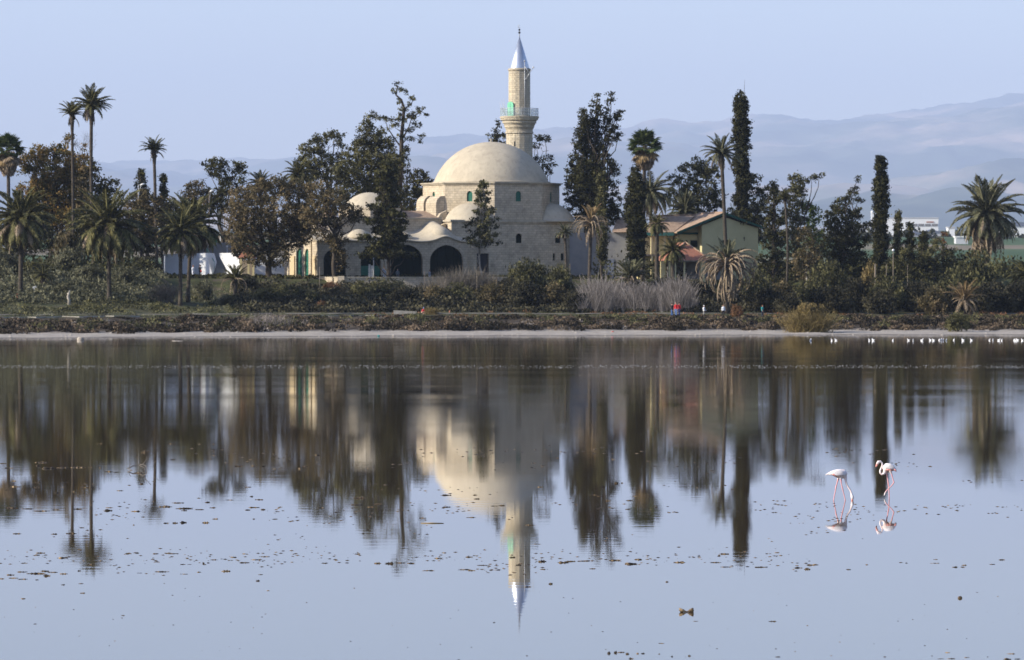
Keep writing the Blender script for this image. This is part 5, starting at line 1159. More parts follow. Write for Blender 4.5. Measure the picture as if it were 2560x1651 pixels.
flamingo('white flamingo feeding with its head down in the water', 2085, 1251.5,
   [[(256,405,4,.6),(290,388,14,.7),(350,375,32,.8),(420,378,60,.85),(480,385,70,.85),(530,390,68,.8),(562,398,42,.75),(576,408,16,.7)],
    [(535,400,42),(556,440,26),(560,485,18),(572,540,15),(598,585,14),(625,625,14),(640,665,15),(648,695,19),(655,720,25),(657,745,24),(655,765,14)],
    [(455,430,26,1,.04),(446,470,13,1,.04),(430,530,8.5,1,.04),(415,585,11,1,.04),(408,640,8,1,.04),(392,710,8,1,.04),(379,790,8,1,.04)],
    [(480,430,26,1,-.04),(486,470,13,1,-.04),(494,540,8.5,1,-.04),(508,600,11,1,-.04),(520,650,8,1,-.04),(538,720,8,1,-.04),(553,790,8,1,-.04)]],
   [(656,750,17),(654,775,15),(648,795,12)], [(649,793,12.5),(640,815,9),(630,822,3)],
   [(300,388,8),(350,372,28),(420,368,46),(490,370,48),(545,385,30),(565,400,8)], [[(358,385,6),(375,392,14),(395,402,8),(425,425,3)]], (664,722), m1)
flamingo('white flamingo standing on one leg with its neck curled', 2224, 1243.5,
   [[(1312,352,5,.6),(1290,320,22,.7),(1250,305,44,.8),(1200,298,62,.85),(1150,298,60,.85),(1115,300,36,.8),(1100,305,12,.7)],
    [(1150,320,45),(1138,355,30),(1120,382,21),(1092,392,17),(1070,372,15),(1068,338,14),(1084,300,13),(1100,262,13),(1096,226,14),(1072,204,17),(1045,208,23),(1028,232,20),(1020,250,12)],
    [(1170,340,26,1,.035),(1163,385,11,1,.035),(1178,455,8,1,.035),(1192,535,11,1,.035),(1198,600,8,1,.035),(1203,680,8,1,.035),(1206,745,8,1,.035)],
    [(1215,335,26,1,-.035),(1235,385,11,1,-.035),(1252,450,8,1,-.035),(1270,512,11,1,-.035),(1235,560,8,1,-.035),(1190,602,8,1,-.035),(1148,650,9,1,-.035),(1135,680,10,1,-.035),(1124,706,5,1,-.035)]],
   [(1024,238,17),(1014,265,14),(1008,285,11)], [(1009,283,11.5),(1014,303,9),(1022,314,3)],
   [(1110,280,10),(1150,268,36),(1200,272,44),(1250,290,32),(1290,318,14),(1306,345,4)], [[(1155,326,5),(1185,322,11),(1215,326,8),(1245,332,4)], [(1268,312,5),(1290,328,10),(1300,352,5)]], (1038,212), m2)

# gulls floating in a row
GP_ = []
NUM = ['leftmost','second','third','fourth','fifth','sixth','seventh','eighth','ninth','tenth','eleventh','twelfth','thirteenth']
for s in range(3):
    b = MB(); b.tube([(-.17,0,.085),(-.12,0,.08),(-.04,0,.06),(.05,0,.06),(.12,0,.075),(.16,0,.09)], [.008,.035,.06,.065,.05,.02], n=10)
    hx_ = .13 if s != 1 else .09; b.tube([(.11,0,.09),(hx_+.02,0,.15),(hx_+.03,0,.20)], [.035,.027,.03], n=8); b.ball((hx_+.035,0,.205), (.036,.03,.032)); b.tube([(hx_+.065,0,.20),(hx_+.11,0,.19)], [.009,.003], n=6, mi=1)
    b.tube([(-.24,0,.10),(-.14,0,.09),(-.02,0,.10)], [.006,.03,.04], n=8, mi=2, flat=[.9,.9,1.2])
    GP_.append(b.mesh('gull', [mat('gull white %d' % s, (.82,.82,.82), .8), BILLB, mat('gull grey wing %d' % s, (.42,.44,.47), .8)]))
for i, px_ in enumerate([2025.8,2079.6,2090,2173.6,2183,2232,2271.6,2283,2304.5,2326,2334,2348,2352.5,2357.5,2365,2384.6,2407.7,2428.6,2473.8,2482.6,2497,2504,2535,2539,2544,2556]):
    o = link('gull', GP_[i % 3]); g = WP(px_, 852.0 + random.uniform(-.6, .6)); o.location = (g.x, g.y, -.012); o.rotation_euler.z = random.choice([1.1, 1.9, 2.3, -.9, 1.5, -1.3]); o.scale = (.95,)*3 if i % 4 else (1.1,)*3
    tag(o, ('%s white gull from the left in the floating row' % NUM[i] if i else 'leftmost white gull of the floating row') if i < 13 else ('%s white gull from the right in the floating row' % NUM[25-i] if i < 25 else 'rightmost white gull of the floating row'), 'gull', 'white gulls floating in a row off the far shore')

# weed clumps
WEED = proc('dried floating weed', lambda N, L, b: None, .85)
def wf(N, L, b):
    g = N.new('ShaderNodeNewGeometry'); n = N.new('ShaderNodeTexNoise'); n.inputs['Scale'].default_value = 14; n.inputs['Detail'].default_value = 5; L.new(g.outputs['Position'], n.inputs[0])
    r = N.new('ShaderNodeValToRGB'); e = r.color_ramp.elements; e[0].position = .46; e[0].color = (.016,.011,.007,1); e[1].position = .66; e[1].color = (.36,.25,.13,1); q = e.new(.55); q.color = (.12,.08,.04,1)
    L.new(n.outputs[0], r.inputs[0]); L.new(r.outputs[0], b.inputs['Base Color'])
wf(WEED.node_tree.nodes, WEED.node_tree.links, WEED.node_tree.nodes['Principled BSDF'])
def clump_mesh(v, n):
    r = np.random.default_rng(v); b = MB()
    for i in range(n):
        f = (i+.5)/n - .5 + r.normal()*.03; w_ = (.5-abs(f))*1.2+.25; rad = r.uniform(.06, .13)*w_*1.6
        b.ball((f, r.normal()*.05, .02*r.random()), (rad*r.uniform(.9, 1.9), rad*1.4, rad*r.uniform(.35, .9)), n=7, m=5)
    for i in range(3): b.tube([(r.uniform(-.5,.3), r.normal()*.1, .02), (r.uniform(-.2,.6), r.normal()*.1, .05)], .012, n=4)
    me = b.mesh('weed_clump', WEED)
    for vv in me.vertices:
        q = Vector(vv.co); vv.co = q*(1+.25*(r.random()-.5)) 
    return me
CL = [clump_mesh(i, 4+i) for i in range(7)]
DEB = []
def z5(*a): DEB.extend([(x/2.777, 1080+y/2.777, w_/2.777, h/2.777) for x, y, w_, h in a])
def z6(*a): DEB.extend([(860+x/2.777, 1180+y/2.777, w_/2.777, h/2.777) for x, y, w_, h in a])
def z7(*a): DEB.extend([(1460+x/2.171, 1380+y/2.171, w_/2.171, h/2.171) for x, y, w_, h in a])
def z8(*a): DEB.extend([(x/3.411, 1380+y/3.411, w_/3.411, h/3.411) for x, y, w_, h in a])
z5((20,218,50,10),(60,250,70,10),(300,212,110,10),(270,234,50,12),(340,252,120,14),(440,248,90,12),(545,246,110,12),(630,246,40,8),(693,250,18,12),(755,275,60,9),(805,280,40,6),(1000,140,36,18),(965,284,60,10),(1200,192,45,8),(695,82,40,8),(1190,82,60,8),(105,380,70,10),(250,386,60,8),(620,386,80,9),(98,340,40,8),(262,350,40,9),(450,350,60,6),(398,422,54,10),(515,414,24,10),(835,408,60,6),(983,360,22,12),(1235,492,80,9),(1440,488,36,12),(1600,472,60,7),(1800,470,70,9),(1748,448,26,10),(1720,383,60,6),(80,528,90,9),(195,533,80,10),(290,548,110,11),(395,540,60,9),(540,534,70,12),(747,544,64,16),(760,526,60,7),(945,551,66,9),(1150,518,84,14),(1280,530,120,14),(1390,538,70,10),(1280,546,50,8),(1480,526,50,8),(1825,538,40,12),(1760,524,80,8),(1718,541,36,10),(2230,526,46,8),(1150,632,40,14),(1215,631,44,14),(1270,627,50,18),(1430,629,60,14),(1497,604,42,8),(1762,604,16,9),(1908,605,40,7),(565,664,36,10),(1655,238,70,12),(1757,236,30,9),(1830,238,24,10),(2078,255,30,14),(2120,240,50,9),(2205,160,44,12),(2300,240,22,10),(2290,276,30,9),(928,646,14,8),(120,706,70,9),(378,709,44,8),(495,704,70,12),(590,722,40,6))
z8((200,95,60,10),(345,8,90,13),(530,50,100,14),(325,27,44,9),(185,170,90,9),(380,162,70,15),(310,182,160,18),(455,172,100,13),(88,195,80,14),(395,200,64,22),(545,186,80,12),(675,161,30,11),(15,228,36,12),(115,222,80,11),(200,231,90,12),(315,238,34,9),(540,280,38,9),(692,270,50,7),(706,351,46,9),(197,398,36,12),(300,614,30,8),(1052,541,34,10),(775,107,76,11),(1090,14,60,11),(1170,8,40,12),(1325,15,50,9),(1465,14,110,9),(1560,106,46,9),(1620,106,40,6),(1735,94,22,20),(1775,93,26,9),(1745,108,40,7),(1825,67,58,8),(1988,44,50,11),(1380,168,120,12),(1195,180,50,6),(1570,189,80,6),(1695,172,40,9),(1925,162,90,18),(2080,91,90,10),(2180,66,80,9),(2255,40,90,9),(2202,243,36,22),(2222,193,50,7),(2285,330,30,7),(1400,268,14,6))
z6((110,180,80,14),(80,228,90,10),(235,222,70,10),(180,243,50,9),(395,262,56,9),(705,161,80,10),(910,160,36,9),(925,187,46,8),(710,243,56,10),(1095,232,44,12),(1040,236,60,8),(545,320,60,8),(885,316,70,7),(1360,105,50,7),(1890,76,28,18),(1930,76,14,12),(1798,103,28,16),(1735,160,60,9),(1780,169,44,8),(1830,199,44,12),(1980,198,56,9),(1970,259,34,7),(2022,169,34,7),(1285,368,56,10),(1335,501,56,7),(132,427,22,10),(98,569,46,9),(235,633,56,14),(318,634,60,17),(385,631,70,9),(465,633,50,12),(652,598,60,15),(695,561,38,8),(865,590,56,10),(1167,592,50,12),(590,685,84,7),(1213,646,36,11),(965,648,86,7),(845,677,90,11),(885,684,60,10),(1070,680,50,7),(1378,619,66,18),(1520,628,80,13),(1570,620,70,12),(1665,618,80,8),(1873,611,90,15),(1990,637,90,15),(2045,607,56,10),(2330,627,80,12),(1382,676,40,7),(1727,672,44,7),(1434,775,30,18),(1273,796,46,14),(1042,1045,18,8),(2240,763,20,9),(1840,1255,26,24),(1886,1252,24,20),(1925,1252,50,10),(1968,1261,26,18),(2040,1260,16,12),(2078,1260,24,9),(1990,1295,36,13),(2278,1281,14,9),(797,1305,18,8),(1270,1276,12,7))
z7((15,48,36,8),(165,44,66,13),(297,41,40,10),(252,64,70,13),(50,91,32,6),(520,56,64,9),(760,10,50,10),(715,57,60,7),(767,81,70,7),(960,82,84,8),(1160,86,50,8),(1210,93,42,11),(1235,70,70,7),(1435,95,24,7),(1535,69,14,7),(1718,57,20,6),(1750,60,14,6),(2015,82,34,8),(2055,82,28,6),(2065,72,30,6),(2267,42,32,8),(2215,67,34,5),(1050,3,28,8),(1905,61,60,4),(1910,41,28,4),(450,162,18,9),(1025,377,44,6),(605,376,26,4),(420,496,32,5),(1055,569,28,8),(572,563,18,12),(478,567,12,9),(290,551,16,10),(320,551,18,8),(1632,569,16,6),(1993,579,44,6),(1932,580,36,5),(2075,573,24,5),(2295,581,44,11),(2355,581,40,6),(2320,553,44,5),(1972,546,26,6),(408,554,12,6))
DOBJ = []
for i, (px_, py_, w_, h_) in enumerate(DEB):
    g = WP(px_, py_+h_*.25); k = g.y/F; o = link('weed_clump', CL[i % 7]); o.location = (g.x, g.y, -.1*h_*k)
    o.scale = (w_*k*.95, max(w_*k*.8, h_*k), h_*k*8.0); o.rotation_euler.z = random.choice([0, math.pi])+random.uniform(-.2,.2)
    DOBJ.append((px_, py_, w_, o))
ZX = [(0,'at the left edge'),(60,'under the leftmost palm'),(180,'under the shorter tall palm'),(232,'under the tallest palm'),(310,'right of the tall palm reflections'),(388,'under the lone thin palm'),(465,'under the twin palms'),(560,'under the white stair'),(672,'under the big brown tree'),(760,'under the portico end'),(836,'under the dark brown tree'),(922,'under the side dome'),(1000,'under the ragged conifer'),(1080,'under the fourth arch'),(1160,'under the dome left half'),(1228,'under the dome middle'),(1300,'under the minaret'),(1390,'under the small pale palm'),(1480,'under the double cypress'),(1600,'under the fan palm'),(1700,'under the porch'),(1800,'under the house gable'),(1857,'under the tallest cypress'),(1960,'under the curved palm stem'),(2100,'under the feeding flamingo'),(2225,'under the standing flamingo'),(2340,'under the factory'),(2466,'under the great shaggy palm'),(2545,'at the right edge')]
ZY = [(1110,'high up the water'),(1140,'level with the sunken branch'),(1175,'level with the flamingo backs'),(1212,'level with the flamingo knees'),(1240,'level with the flamingo feet'),(1262,'just below flamingo feet level'),(1285,'level with the flamingo reflections'),(1308,'level with the floating stick'),(1335,'below floating stick level'),(1362,'level with the balcony reflection'),(1385,'just below the balcony reflection'),(1400,'level with the mid shaft reflection'),(1418,'level with the lower palm reflections'),(1434,'at the lowest weed row'),(1462,'level with the cone base reflection'),(1495,'level with the round seed ball'),(1530,'level with the bow shaped driftwood'),(1565,'level with the cone tip reflection'),(1605,'near the bottom'),(1640,'along the bottom edge')]
cells = {}
for q in DOBJ:
    zx = min(ZX, key=lambda z: abs(z[0]-q[0]))[1]; zy = min(ZY, key=lambda z: abs(z[0]-q[1]))[1]
    sz = 'long weed raft' if q[2] > 26 else ('weed clump' if q[2] > 14 else 'small weed scrap'); cells.setdefault((sz, zx, zy), []).append(q)
ORD = ['leftmost', 'second', 'third', 'fourth', 'fifth', 'sixth', 'seventh']
for (sz, zx, zy), qs in cells.items():
    qs.sort(key=lambda q: q[0])
    for i, q in enumerate(qs):
        pre = '' if len(qs) == 1 else (ORD[i]+' ' if i < 7 else 'rightmost ')
        tag(q[3], pre + sz + ' ' + zx + ', ' + zy, 'weed clump', {'l': 'long rafts of weed on the lake', 'w': 'brown clumps of weed on the lake', 's': 'small scraps of weed on the lake'}[sz[0]])
b = MB(); b.tube([(-.145,0,.02),(-.12,0,.04),(-.06,0,.03),(-.01,0,.012),(.03,0,.015),(.09,0,.035),(.13,0,.04),(.15,0,.02)], [.03,.05,.03,.012,.014,.04,.06,.02], n=9); b.tube([(-.13,0,.03),(-.15,.03,.09)], [.02,.01], n=5); b.tube([(.12,0,.03),(.13,0,-.02),(.145,0,.09)], [.03,.03,.01], n=5)
o = b.build('driftwood', WEED); g = WP(1716, 1531); o.location = (g.x, g.y, 0); o.scale = (.72,)*3; tag(o, 'dark bow shaped piece of driftwood alone in the near water', 'driftwood')
b = MB(); b.ball((0,0,.012), (.062,.055,.05)); b.ball((-.035,0,.02), (.02,.03,.03)); o = b.build('floating_ball', WEED); g = WP(2400, 1496); o.location = (g.x, g.y, 0); o.scale = (.6,)*3; tag(o, 'round dark seed ball floating alone at the lower right', 'seed ball')
b = MB(); b.tube([(-.24,0,.006),(0,0,.01),(.25,0,.006)], [.006,.011,.006], n=6); o = b.build('floating_stick', mat('pale stick', (.35,.27,.15), .9)); g = WP(1080, 1309); o.location = (g.x, g.y, 0); tag(o, 'thin straight pale stick floating left of the minaret reflection', 'stick')
# half sunk branch
g = WP(345, 1176); k = g.y/F; b = MB()
def Z(x, y): return Vector(((x/2.777-345)*k, 0, (96-y/2.777)*k))
for pts, r_ in (([(888,256,0),(915,240,.3),(955,238,.5),(985,228,.3),(1015,240,0),(1022,262,-.1)], .016), ([(888,256,0),(925,268,-.2),(970,274,-.2),(1005,272,-.1)], .012), ([(985,232,.2),(1010,200,.2),(1045,162,.2)], .010), ([(1005,210,.2),(1015,180,.1),(1022,168,.1)], .007), ([(893,250,0),(900,235,0),(910,220,0)], .008), ([(1062,218,.3),(1080,205,.3),(1098,192,.3)], .008), ([(960,238,.4),(1000,250,.1),(1005,268,0)], .010)):
    b.tube([Z(x, y)+Vector((0, dy, 0)) for x, y, dy in pts], [r_*(1-.4*i/len(pts)) for i in range(len(pts))], n=6)
o = b.build('sunken_branch', mat('grey drowned wood', (.16,.14,.12), .9)); o.location = g; tag(o, 'looping bare grey branch sticking out of the water at the left', 'branch')
def specks(name, label, n, y0, y1, s0, s1, m, seed, x0=-20, x1=2580, bands=None, flat=.45, xs_=1.0):
    r = np.random.default_rng(seed); py = r.uniform(y0, y1, n) if bands is None else np.clip(r.choice(bands, n) + r.normal(size=n)*9, y0, y1)
    px_ = r.uniform(x0, x1, n); D = CAMH*F/(py-HOR); x = (px_-1280)/F*D; keep = fbm(x/2.2, D/9., 3, 2) > (.46 if bands is not None else .0); x, D = x[keep], D[keep]; n = len(x)
    s = r.uniform(s0, s1, n)*D/F; V = []; a = np.array([[1,0,0],[0,1.0,0],[-1,0,0],[0,-1.0,0],[0,0,flat]]); P_ = np.stack([x, D, np.full(n, .001)], 1)
    V = (P_[:, None, :] + a[None]*s[:, None, None]*np.array([xs_, 1.2, 1])).reshape(-1, 3); i = 5*np.arange(n)[:, None, None]; T = np.array([[0,1,4],[1,2,4],[2,3,4],[3,0,4]])
    me = npmesh(name, V, (i+T[None]).reshape(-1, 3), m); tag(link(name, me), label, 'specks', kind='stuff')
FLECK = mat('pale grey flecks', (.16,.155,.145), .8, (.30,.29,.27), 3)
specks('fleck_line', 'thin line of pale ripple flecks across the dark water', 1900, 913.5, 921, .45, 1.4, FLECK, 3, flat=.8)  # row of tiny pale grey flecks along the ripple line
specks('floating_specks', 'scattered tiny pale specks on the dark water', 420, 856, 1090, .4, .9, FLECK, 4, flat=.6)
specks('weed_scraps', 'fine weed scraps scattered over the water', 2400, 1060, 1470, .7, 3.2, WEED, 5, bands=[1130, 1165, 1220, 1262, 1275, 1300, 1335, 1385, 1400, 1412, 1425], flat=.5, xs_=2.0)
specks('near_weed_scraps', 'fine weed scraps on the nearest water', 90, 1470, 1645, 1.0, 3.5, WEED, 6, flat=.3)

# ---------------------------------------------------------------- people
SK = mat('skin', (.45,.26,.18), .6); HAIRS = {'dark': mat('dark hair', (.03,.02,.015), .7), 'brown': mat('brown hair', (.16,.07,.03), .7)}
def cloth(c): 
    key = 'cloth%s' % (c,)
    if key not in M: M[key] = mat('cloth', c, .9, tuple(x*.8 for x in c), 8)
    return M[key]
def person(label, px_, D, hgt, top, legs, face=0.0, hair='dark', stride=.12, crouch=False, bag=None, arms=.1, sleeve=True, foot=None):
    g = GP(px_, D); root = empty('person', g, label, 'person', rz=face); s = hgt/1.72
    def V(x, y, z): return Vector((x*s, y*s, z*s))
    if not crouch:
        hip = V(0, 0, .90); sh = V(0, .02, 1.40); head = V(0, -.02, 1.60)
        L = [[V(.09, 0, .9), V(.10, -stride*.5, .48), V(.10, -stride, .06)], [V(-.09, 0, .9), V(-.10, stride*.3, .48), V(-.10, stride, .06)]]
        A = [[V(.19, .02, 1.38), V(.25, .0, 1.10), V(.22, -arms, .86)], [V(-.19, .02, 1.38), V(-.25, .02, 1.10), V(-.22, -arms*.6, .86)]]
    else:
        hip = V(0, .12, .34); sh = V(0, -.10, .78); head = V(0, -.16, .98)
        L = [[V(.09, .12, .32), V(.14, -.26, .48), V(.13, -.06, .06)], [V(-.09, .12, .32), V(-.14, -.26, .46), V(-.13, -.08, .06)]]
        A = [[V(.18, -.08, .76), V(.24, -.26, .56), V(.10, -.42, .50)], [V(-.18, -.08, .76), V(-.24, -.26, .56), V(-.10, -.42, .50)]]
    b = MB(); b.tube([hip-Vector((0,0,.05)), hip.lerp(sh, .4), hip.lerp(sh, .85), sh+Vector((0,0,.03))], [.15*s, .125*s, .155*s, .07*s], n=14, flat=[1.0, 1.05, 1.25, 1.1])
    b.tube([sh, head-Vector((0,0,.06))], .055*s, n=10); b.ball(head+Vector((0,0,.02)), (.078*s, .095*s, .115*s), n=12, m=9); b.ball(head+Vector((0,-.10*s,0)), .018*s)
    for s_ in (-1, 1): b.ball(head+Vector((s_*.078*s, 0, 0)), .02*s)
    for q in L: b.tube(q, [.088*s, .058*s, .04*s], n=10); b.tube([q[2]-Vector((0,-.05*s,.02*s)), q[2]+Vector((0,-.15*s,-.03*s))], [.045*s, .035*s], n=8)
    for q in A:
        b.tube(q, [.05*s, .04*s, .028*s], n=8); d = (q[2]-q[1]).normalized(); b.ball(q[2]+d*.05*s, (.035*s, .025*s, .05*s), n=8, m=6)
        for fi in range(4): b.tube([q[2]+d*.08*s+Vector(((fi-1.5)*.016*s, 0, 0)), q[2]+d*(.15-.01*abs(fi-1.5))*s+Vector(((fi-1.5)*.018*s, -.01*s, 0))], .009*s, n=5)
        b.tube([q[2]+d*.03*s, q[2]+d*.08*s+Vector((0,-.04*s,0))], .011*s, n=5)
    o = b.build('body', SK, root); remesh(o, .014)
    b = MB(); b.tube([hip-Vector((0,0,.02)), hip.lerp(sh, .4), hip.lerp(sh, .85), sh+Vector((0,0,.04))], [.165*s, .15*s, .175*s, .085*s], n=14, flat=[1.0, 1.05, 1.22, 1.1])
    for q in A: b.tube(q if sleeve else q[:2], [.066*s, .054*s, .042*s][:3 if sleeve else 2], n=9)
    remesh(b.build('shirt', cloth(top), root), .016)
    b = MB(); b.tube([hip+Vector((0,0,.08)), hip-Vector((0,0,.08))], [.155*s, .165*s], n=12)
    for q in L: b.tube(q, [.105*s, .075*s, .06*s], n=9)
    remesh(b.build('trousers', cloth(legs), root), .016)
    b = MB(); b.ball(head+Vector((0,.02*s,.05*s)), (.09*s, .10*s, .10*s), n=12, m=8); b.build('hair', HAIRS[hair] if isinstance(hair, str) else cloth(hair), root)
    b = MB()
    for q in L: b.tube([q[2]-Vector((0,-.06*s,.03*s)), q[2]+Vector((0,-.17*s,-.035*s))], [.052*s, .04*s], n=8)
    b.build('shoes', cloth((.03,.03,.03)), root)
    if bag:
        b = MB(); b.ball((-.30*s, -.05, .92*s), (.12, .10, .14), n=10, m=8); bo = b.build('bag', cloth(bag)); bo.location = g; bo.rotation_euler.z = face; tag(bo, 'round red bag carried by the person in black near the stair', 'bag')
    return root
person('person in white with reddish hair on the pale path below the stair', 483, 623, 1.75, (.80,.80,.80), (.82,.82,.85), 1.2, 'brown')
person('person in black with a red bag on the pale path below the stair', 500, 623.5, 1.80, (.015,.015,.018), (.02,.02,.025), 2.0, bag=(.65,.06,.05))
person('person in a black top and blue jeans before the reeds', 1680, 573.5, 1.72, (.02,.02,.025), (.06,.13,.32), 1.5)
person('person in a bright red top and light jeans before the reeds', 1690, 573, 1.72, (.52,.03,.035), (.12,.19,.38), -.5)
person('person in dark red and navy standing behind the red topped one', 1698, 574.2, 1.68, (.26,.015,.02), (.02,.03,.12), 2.4)
person('person in a white hooded jacket half hidden by scrub', 1760, 576, 1.35, (.82,.82,.84), (.35,.33,.30), 1.3, (.8,.8,.8), arms=.3)
person('person in a white shirt and black trousers below the shaggy palm', 1808, 577, 1.5, (.80,.82,.85), (.02,.02,.025), .4)
person('person in a teal top and dark shorts walking at the right', 1906, 576, 1.5, (.02,.22,.22), (.02,.03,.05), 1.4, 'brown', sleeve=False)
person('person in red crouching with a blue cap by the path', 1057, 571, 1.3, (.50,.04,.05), (.50,.30,.22), 1.8, (.25,.33,.75), crouch=True)
person('person in a pale blue robe between the second and third arch', 961, 625, 1.65, (.38,.44,.55), (.40,.46,.56), .3)
person('person in grey before the third arch', 994, 625, 1.5, (.16,.18,.21), (.10,.11,.13), .3)
person('person in white trousers by the pier of the fourth arch', 1074, 625, 1.5, (.30,.32,.36), (.70,.72,.78), 1.3)

# ---------------------------------------------------------------- posts, lamps, mast
def post(name, label, cat, px_, y0, y1, D, r_, m='steel', head=None, arm=None):
    k = D/F; g = GP(px_, D); b = MB(); z1 = CAMH+(HOR-y0)*k-g.z; b.tube([(0,0,-.3), (0,0,z1)], [r_*1.2, r_*.8], n=8)
    root = empty(name, g, label, cat); b.build('pole', M[m], root)
    if arm:
        b = MB(); b.tube([(0,0,z1*.86), (arm*.6,0,z1*.97), (arm,0,z1)], .04, n=6); b.build('arm', M['steel'], root)
        b = MB(); b.tube([(arm-.25,0,z1-.08), (arm+.05,0,z1+.02), (arm+.4,0,z1+.14)], [.05, .13, .07], n=8, flat=[.6]*3); b.build('lamp_head', M['white'], root)
    if head: 
        b = MB(); b.ball((0,0,z1+.1), head); b.build('lamp_globe', M['white'], root)
    return root
post('street_lamp', 'tall street lamp with a white arm head left of the lone thin palm', 'street lamp', 346, 462, 560, 640, .07, arm=.45)
post('street_lamp', 'street lamp with a white head among the rusty trees', 'street lamp', 523, 478, 600, 640, .07, 'wood', arm=.25)
post('lamp_post', 'grey lamp post with a small camera arm before the second arch', 'lamp post', 934, 632, 693, 622, .07, 'whitegrey', arm=-.25)
for i, (px_, lab) in enumerate(((923.5, 'left one of two white banner posts before the second arch'), (929.5, 'right one of two white banner posts before the second arch'))):
    b = MB(); g = GP(px_, 623); z1 = CAMH+(HOR-661-i*3)*623/F-g.z; b.box(-.15, .13, -.08, .08, -.2, z1*.45); b.box(-.14, .14, -.07, .09, z1*.46, z1*.78); b.box(-.11, .15, -.08, .08, z1*.79, z1); o = b.build('banner_post', M['whitegrey']); o.location = g; tag(o, lab, 'post')
mast = empty('antenna_mast', GP(552, 646), 'telecom mast with a long white panel antenna above the grey wall', 'mast')
k = 646/F; zg = CAMH+HOR*k-mast.location.z
b = MB(); b.tube([(0,0,-.2), (0,0,zg-505*k)], .12, n=8); b.tube([(.25,0,-.2), (.25,0,zg-540*k)], .07, n=6); b.build('pole', M['steel'], mast)
b = MB(); b.tube([((556-552)*k,0,zg-520*k), ((556-552)*k,0,zg-497*k)], .19, n=12); b.build('panel_antenna', M['white'], mast)
b = MB(); b.box(-.6, .0, -.15, .15, zg-538*k, zg-534*k); b.box(.1, .5, -.15, .15, zg-531*k, zg-525*k); b.build('equipment', M['whitegrey'], mast)
b = MB(); b.box(-.1, .6, -.2, .2, zg-545*k, zg-540*k); b.build('bracket', M['bluemetal'], mast)
for lab, px_, y0, D, r_, mm in (('thin grey post rising before the pier of the fourth arch', 1061, 678, 604, .035, 'wood'), ('thin pale post before the dark doorway', 1192, 678, 598, .035, 'wood'), ('thin pale post left of the leaning dry palm', 1425, 660, 606, .04, 'wood'),
    ('pale post under the porch palms', 1681, 655, 612, .06, 'whitegrey'), ('short orange post beside the path', 1124, 777, 573, .09, 'redtile'), ('thick pale post left of the slim cypress foot', 2188, 660, 603, .11, 'wood'),
    ('thin pale post right of the slim cypress foot', 2216, 660, 603, .04, 'wood'), ('faint grey post in the thicket right of the tall lamp post', 2269, 662, 604, .035, 'wood'), ('slender post at the left of the garden corner pier', 799, 668, 607, .045, 'wood'), ('thin post left of the white retaining wall', 412, 640, 626, .05, 'whitegrey')):
    post('thin_post', lab, 'post', px_, y0, 0, D, r_, mm)
post('lamp_post', 'lamp post with a small white globe right of the slim cypress', 'lamp post', 2233, 628, 690, 602, .06, 'wood', head=.16)
post('lamp_post', 'small white globe lamp behind the right white parapet', 'lamp post', 568, 618, 640, 640, .05, 'whitegrey', head=.12)
g = GP(172, 573); b = MB(); b.tube([(0,0,-.2),(.05,0,.5),(-.08,0,1.0),(.02,0,1.4),(.12,0,1.75)], [.22,.17,.2,.13,.06], n=9); b.tube([(-.02,0,1.2),(-.2,.1,1.45)], [.1,.05], n=7); o = b.build('broken_trunk', M['palebark']); o.location = g; tag(o, 'pale broken tree trunk standing alone on the left lawn', 'tree trunk')
# small garden things on the left lawn
g = GP(52, 592); 
for lab, px_, D, c, sc_ in (('terracotta coloured box at the foot of the leftmost front palm', 46, 582, (.42,.14,.08), .5), ('second terracotta box right of the leftmost palm trunk', 61, 584, (.42,.14,.08), .4)):
    g = GP(px_, D); b = MB(); b.box(-sc_*.5, sc_*.5, -.2, .2, 0, .42); b.box(-sc_*.54, sc_*.54, -.23, .23, .423, .5); o = b.build('planter', cloth(c)); o.location = g; tag(o, lab, 'planter')
g = GP(84, 580); b = MB(); b.tube([(0,0,0),(.05,0,.9),(.1,0,1.35)], .05, n=6); b.extrude_y([(-.15,1.3),(.35,1.36),(.3,1.6),(-.1,1.5)], -.04, .04); o = b.build('notice_board', M['whitegrey']); o.location = g; tag(o, 'small pale notice board on a post on the left lawn', 'sign')
# garden walls and low slabs below the forecourt
gwl = MB(); 
for px0, px1, D, z0, z1 in ((425, 500, 622.6, 5.7, 6.12),):
    gwl.box((px0-1280)/F*D, (px1-1280)/F*D, D, D+.3, z0, z1)
tag(gwl.build('low_wall', M['black'] if False else M['grey']), 'low dark wall below the shaded white retaining wall', 'wall')
pa = MB(); pa.add([((430-1280)/F*622, 619, gz((430-1280)/F*619, 619)+.05), ((520-1280)/F*622, 619, gz((520-1280)/F*619, 619)+.05), ((530-1280)/F*625, 625.5, gz((530-1280)/F*625, 625.5)+.06), ((420-1280)/F*625, 625.5, gz((420-1280)/F*625, 625.5)+.06)], [(0,1,2,3)]); tag(pa.build('forecourt', M['kerb']), kind='structure')

